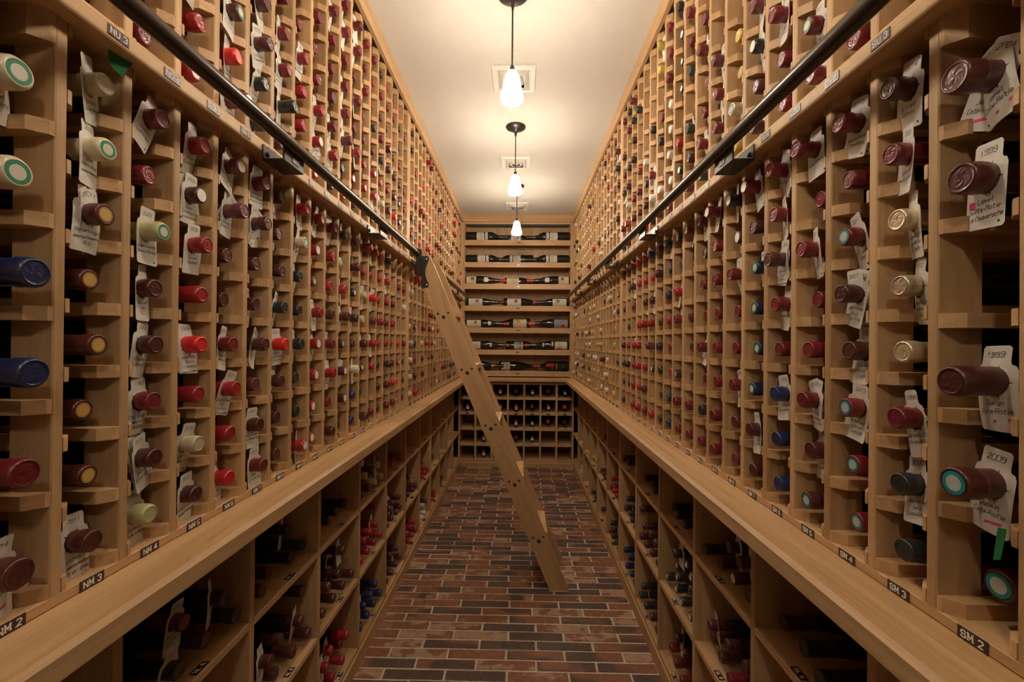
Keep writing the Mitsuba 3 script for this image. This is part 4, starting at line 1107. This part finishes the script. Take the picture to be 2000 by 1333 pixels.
# ------------------------------------------------------------------ large bottles lying on the back shelves
YM = YBK + .118
def px(p): return (p - 1016.6) / 852.06 * YM + .0195 * 0    # position along the shelf, read at the shelf's depth
def big_bottle(row, base, tip, r, lab0, lab1, caps, labcol, label, cap_len=.07, band=None, neck=None, shape='bur', yoff=0, art=None, scol=None):
    """A bottle along x from base to tip; lab0..lab1: label range along x."""
    k = thing('large_bottle', label, 'large bottle')
    z = BS[row][0] - .002 + r + .0005
    d = 1 if tip > base else -1
    L = abs(tip - base)
    rn = .0175 if r > .045 else .0155
    sh = (.40, .62, .78, .88) if shape == 'bur' else (.60, .66, .72, .80)
    P = [(0, 0), (0, r * .82), (.006, r * .96), (.014, r), (L * sh[0], r), (L * (sh[0] + .06), r * .975), (L * sh[1], r * .66 + rn * .1), (L * (sh[1] + .08), r * .44 + rn * .15), (L * sh[2], rn * 1.18), (L * sh[3], rn), (L * .985, rn), (L, rn * .9), (L, 0)]
    if shape == 'box':
        P = [(0, 0), (0, r * .85), (.006, r * .97), (.014, r), (L * .56, r), (L * .61, r * .96), (L * .67, r * .78), (L * .72, r * .5), (L * .77, rn * 1.25), (L * .82, rn), (L * .985, rn), (L, rn * .9), (L, 0)]
    v, f = lathe(P, 32)
    def tr(v): 
        w = v.copy(); w[:, 0] = base + d * v[:, 0]
        if d < 0: w[:, 1] *= -1
        return w + [0, YM + yoff, z]
    body = put(k, 'glass', (tr(v), f), 'bottle_glass', smooth=40)
    def rad(x):
        return np.interp(x, [a for a, _ in P[1:-1]], [b for _, b in P[1:-1]])
    if caps:
        v, f = lathe([(L - cap_len, rn * 1.02), (L - cap_len, rn * 1.07), (L - .026, rn * 1.06), (L - .024, rn * 1.18), (L - .008, rn * 1.18), (L - .002, rn * 1.06), (L + .001, rn * .9), (L + .001, 0)], 24)
        put(k, 'capsule', (tr(v), f), 'capsule_foil', smooth=40, color=caps, label='red wax capsule' if caps[0] > .2 else 'dark capsule')
    def patch(a, b, t0, t1, off, col, name, lab=None, n=14):
        u0, u1 = sorted((abs(a - base), abs(b - base)))
        us = np.linspace(u0, u1, 5); ts = np.radians(np.linspace(t0, t1, n))
        vv, ff = [], []
        for u in us:
            for t in ts: vv.append((u, -(rad(u) + off) * math.cos(t) * (1 if d > 0 else -1), (rad(u) + off) * math.sin(t)))
        for i in range(4):
            for j in range(n - 1):
                q = i * n + j
                ff += [[q, q + 1, q + n + 1], [q, q + n + 1, q + n]]
        return put(k, name, (tr(np.array(vv)), np.array(ff)), 'print', smooth=True, color=col, label=lab)
    lb = patch(lab0, lab1, -62, 58, .0006, labcol, 'paper_label', 'pale paper label')
    # faint print on the label
    c = (lab0 + lab1) / 2; w = abs(lab1 - lab0)
    dark = (.10, .08, .07)
    for q, (a, b) in enumerate(((-20, 24), (-34, 30), (-12, 14))):
        xx = c + d * w * (.30 - .16 * q) - .004
        patch(xx, xx + .003, a, b, .0011, dark if q else (.18, .14, .11), 'label_print', n=8)
    if art:
        a = np.linspace(0, 2 * math.pi, 17)[:-1]
        rr = min(w * .2, .02)
        u = np.abs(c + d * w * .12 - base) + rr * np.cos(a) * .8; tt = .32 + rr / r * np.sin(a)
        vv = np.column_stack([np.r_[u.mean(), u], -(r + .0012) * np.cos(np.r_[tt.mean(), tt]) * d, (r + .0012) * np.sin(np.r_[tt.mean(), tt])])
        put(k, 'crest', (tr(vv), np.array([[0, i + 1, (i + 1) % 16 + 1] for i in range(16)])), 'print', color=art, label='small emblem on the label')
    if band:
        b0, b1, text = band
        patch(b0, b1, -66, 62, .0006, (.02, .018, .017), 'name_band', f'black band reading {text}')
        hgt = abs(b1 - b0) * .72
        st, wd = strokes(text, hgt, 0.0)
        span = 2.0 * r
        s_ = min(1.35, span / wd)
        rv, rf = ribbons([[(x * s_, y) for x, y in pl] for pl in st], hgt * .24)
        bc = (b0 + b1) / 2
        # letters run round the bottle; they read upwards, tops towards the base or the neck as on the photograph
        th = rv[:, 0] / r
        xo = bc + (rv[:, 1] - hgt / 2) * -1
        u = np.abs(xo - base)
        vv = np.column_stack([u, -(r + .0014) * np.cos(th) * d, (r + .0014) * np.sin(th)])
        put(k, 'name_lettering', (tr(vv), rf), 'print', color=(.75, .73, .68))
    if neck:
        n0, n1, ncol = neck
        patch(n0, n1, -25, 45, .0008, ncol, 'neck_label', 'small pale neck label', n=8)
    if scol:
        for (a, b, t0, t1, cc) in scol: patch(a, b, t0, t1, .0011, cc, 'label_colour', n=8)
    return k
PALE, CREAM, SILV = (.60, .56, .48), (.62, .54, .38), (.30, .28, .28)
RED, ORG, DRED, BLK = (.42, .025, .022), (.60, .085, .02), (.12, .015, .018), (.02, .018, .02)
big_bottle(0, px(906.8), px(992), .057, px(930), px(944.5), BLK, PALE, 'large dark bottle with pale label, left on the top shelf', band=(px(945.5), px(952), 'ROAGNA'), shape='box')
big_bottle(0, px(972), px(1052), .046, px(996), px(1009), BLK, PALE, 'large dark bottle behind the farthest lamp, middle of the top shelf', band=(px(1010), px(1016), 'ROAGNA'), shape='box', yoff=.055)
big_bottle(0, px(1110.8), px(1026), .057, px(1086.5), px(1071.5), BLK, PALE, 'large dark bottle with pale label, right on the top shelf', band=(px(1070.5), px(1063.8), 'ROAGNA'), shape='box')
big_bottle(1, px(908.6), px(993), .0505, px(932), px(947), BLK, PALE, 'large dark bottle with pale label, left on the second shelf', band=(px(948), px(954), 'ROAGNA'), shape='box')
big_bottle(1, px(1040), px(956), .056, px(1015.5), px(1001), BLK, PALE, 'large dark bottle with pale label, middle of the second shelf', band=(px(1000), px(993.6), 'ROAGNA'), shape='box', yoff=.052)
big_bottle(1, px(1109.5), px(1026), .0515, px(1086), px(1071.5), BLK, PALE, 'large dark bottle with pale label, right on the second shelf', band=(px(1070.5), px(1064), 'ROAGNA'), shape='box')
big_bottle(2, px(907.3), px(989), .0505, px(910.5), px(929.5), RED, CREAM, 'large dark bottle with cream label and white coat of arms, left on third shelf', cap_len=.10, neck=(px(945), px(953), (.72, .7, .64)), art=(.1, .08, .07))
big_bottle(2, px(984), px(1062), .046, px(988.5), px(1012.5), BLK, CREAM, 'large dark bottle with wide cream label, middle of third shelf', yoff=.05)
big_bottle(2, px(1111), px(1027.5), .0515, px(1109), px(1089), RED, CREAM, 'large dark bottle with cream label at right end of third shelf', cap_len=.085, neck=(px(1063), px(1071), (.72, .7, .64)), art=(.1, .08, .07))
big_bottle(3, px(909.3), px(983.5), .0455, px(915.3), px(942), DRED, PALE, 'large dark bottle with white crested label, left on fourth shelf', cap_len=.03, art=(.25, .05, .05))
big_bottle(3, px(982.8), px(1064), .050, px(990), px(1017), RED, PALE, 'large dark bottle with white crested label, middle of fourth shelf', cap_len=.06, art=(.25, .05, .05), yoff=.048)
big_bottle(3, px(1110), px(1040), .0475, px(1104.6), px(1078), RED, PALE, 'large dark bottle with white crested label, right on fourth shelf', cap_len=.03, art=(.2, .12, .05))
big_bottle(4, px(907.5), px(994.5), .0465, px(912), px(939.5), RED, CREAM, 'large dark bottle with cream label and neck label, left on fifth shelf', cap_len=.062, neck=(px(953.5), px(959), (.68, .62, .45)), art=(.32, .12, .03))
big_bottle(4, px(1035), px(964), .0565, px(1028), px(1002), RED, CREAM, 'large bottle with cream label and gold emblem, middle of fifth shelf', cap_len=.05, art=(.55, .34, .04), yoff=.05)
big_bottle(4, px(1111), px(1032), .0525, px(1107.5), px(1081), ORG, SILV, 'large dark bottle with silver label and orange capsule, right on fifth shelf', cap_len=.062, scol=[(px(1101), px(1095), -45, -12, (.35, .03, .03))])
big_bottle(5, px(914), px(995), .047, px(919), px(939), RED, PALE, 'large dark bottle with spotted white label, left on sixth shelf behind ladder', cap_len=.04, neck=(px(957), px(961), (.6, .57, .5)))
big_bottle(5, px(988), px(1058), .046, px(1004), px(1015), BLK, PALE, 'dark bottle with pale label and name band, middle of sixth shelf', band=(px(1015.8), px(1022), 'ROAGNA'), shape='box', yoff=.055)
big_bottle(5, px(1111), px(1025.5), .0495, px(1106.5), px(1083), RED, PALE, 'large dark bottle with white label and yellow band, right on sixth shelf', cap_len=.045, neck=(px(1059), px(1062.5), (.55, .52, .48)), scol=[(px(1080), px(1076.5), -10, 60, (.6, .52, .22)), (px(1096), px(1088), -50, -25, (.4, .08, .07))])
big_bottle(6, px(903), px(984), .052, px(915), px(930), BLK, PALE, 'large dark bottle with small medallion, left on lowest shelf behind ladder', neck=(px(960), px(966), (.42, .36, .26)))
big_bottle(6, px(975), px(1052), .050, px(979), px(996.5), BLK, PALE, 'large dark bottle with square white label, middle of lowest shelf', yoff=.045)
big_bottle(6, px(1110.5), px(1042.5), .053, px(1107), px(1096), RED, BLK, 'large dark bottle with red printed label, right on lowest shelf', cap_len=.075, scol=[(px(1081), px(1066), -5, 40, (.38, .04, .03)), (px(1087), px(1086), -40, 40, (.5, .38, .14)), (px(1079), px(1077), -45, -5, (.38, .05, .04))], shape='box')

# ------------------------------------------------------------------ large bottles in the cubbies
CUB = {(2, 0): 'Rt', (3, 0): 'Ka', (4, 0): 'Kta', (5, 0): 'B', (6, 0): 'Kt', (0, 1): 'Rt', (2, 1): 'Rt', (3, 1): 'Rt', (4, 1): 'Ba', (5, 1): 'Rt', (6, 1): 'X', (3, 2): 'Rt', (4, 2): 'Kta', (5, 2): 'X', (6, 2): 'K', (1, 3): 'Rt', (3, 3): 'B', (4, 3): 'Kta', (1, 4): 'Rt', (0, 0): 'K'}
COLN = ['first', 'second', 'third', 'fourth', 'fifth', 'sixth', 'seventh']
ROWN = ['top', 'second', 'third', 'fourth', 'bottom']
for (i, j), c in CUB.items():
    x = (GX[i] + GX[i + 1]) / 2; zf = GZ[j + 1] + .0125
    r = .062
    k = thing('large_bottle', f"large bottle with {COLOR[c[0]][1]} capsule in back cubby, {COLN[i]} from left, {ROWN[j]} row", 'large bottle')
    z = zf + r + .0005; yt = YG + .018 + .02 * ((i * 7 + j * 3) % 3)
    P = [(-.36, 0), (-.36, r * .8), (-.352, r), (-.20, r), (-.185, r * .96), (-.155, r * .72), (-.12, r * .40), (-.09, .020), (-.05, .0185), (-.0495, 0)]
    v, f = lathe(P, 28)
    R_ = np.array([[0, 1, 0], [-1, 0, 0], [0, 0, 1.0]])
    def tr(v): return v @ R_.T + [x, yt, z]
    put(k, 'glass', (tr(v), f), 'bottle_glass', smooth=40)
    v, f = lathe([(-.075, .0190), (-.0755, .0197), (-.026, .0190), (-.024, .0208), (-.007, .0210), (-.001, .0188), (0, .016), (-.001, .0)], 22)
    put(k, 'capsule', (tr(v), f), 'capsule_foil', smooth=40, color=COLOR[c[0]][0], label=f'{COLOR[c[0]][1]} capsule')
    if 't' in c:
        s0 = .013 + .002 * ((i + j) % 2)
        q = cbox(x - s0 + .003, x + s0 + .003, yt - .0022, yt - .0014, z - .030, z - .004, 0)
        put(k, 'neck_sticker', q, 'print', color=(.66, .60, .54), label='small white sticker')
    tg = thing('price_slip', f'white paper slip on shelf edge beside bottle, back cubby {COLN[i]} from left, {ROWN[j]} row', 'paper slip')
    put(tg, 'paper', cbox(x + .028, x + .074, YG + .002, YG + .045, zf + .0002, zf + .0008, 0), 'print', color=(.62, .58, .53))

# ------------------------------------------------------------------ bits of green tape
def tape(label, pts):
    k = thing('tape', label, 'tape')
    v = np.array(pts, float)
    put(k, 'strip', (v, np.array([[0, 1, 2], [0, 2, 3]])), 'print', color=(.035, .16, .06))
c = CELLS['NM3']
yp = YAL + PITCHY - POST_W
tape('scrap of green tape hanging under the left ledge beside plate NU 3', [(-DL + .004, yp - .032, ZE1 - .0008), (-DL + .012, yp + .002, ZE1 - .0008), (-DL + .004, yp - .008, ZE1 - .029), (-DL + .001, yp - .026, ZE1 - .020)])
c = CELLS['SM2']
tp = c[3][1] - 2 * RAIL_H
tape('torn green tape hanging from a cleat near the right edge of picture', [(DR - .003, c[1] - .040, c[3][1] - .001), (DR - .003, c[1] - .030, c[3][1] - .003), (DR - .006, c[1] - .028, c[3][1] - .042), (DR - .006, c[1] - .036, c[3][1] - .038)])
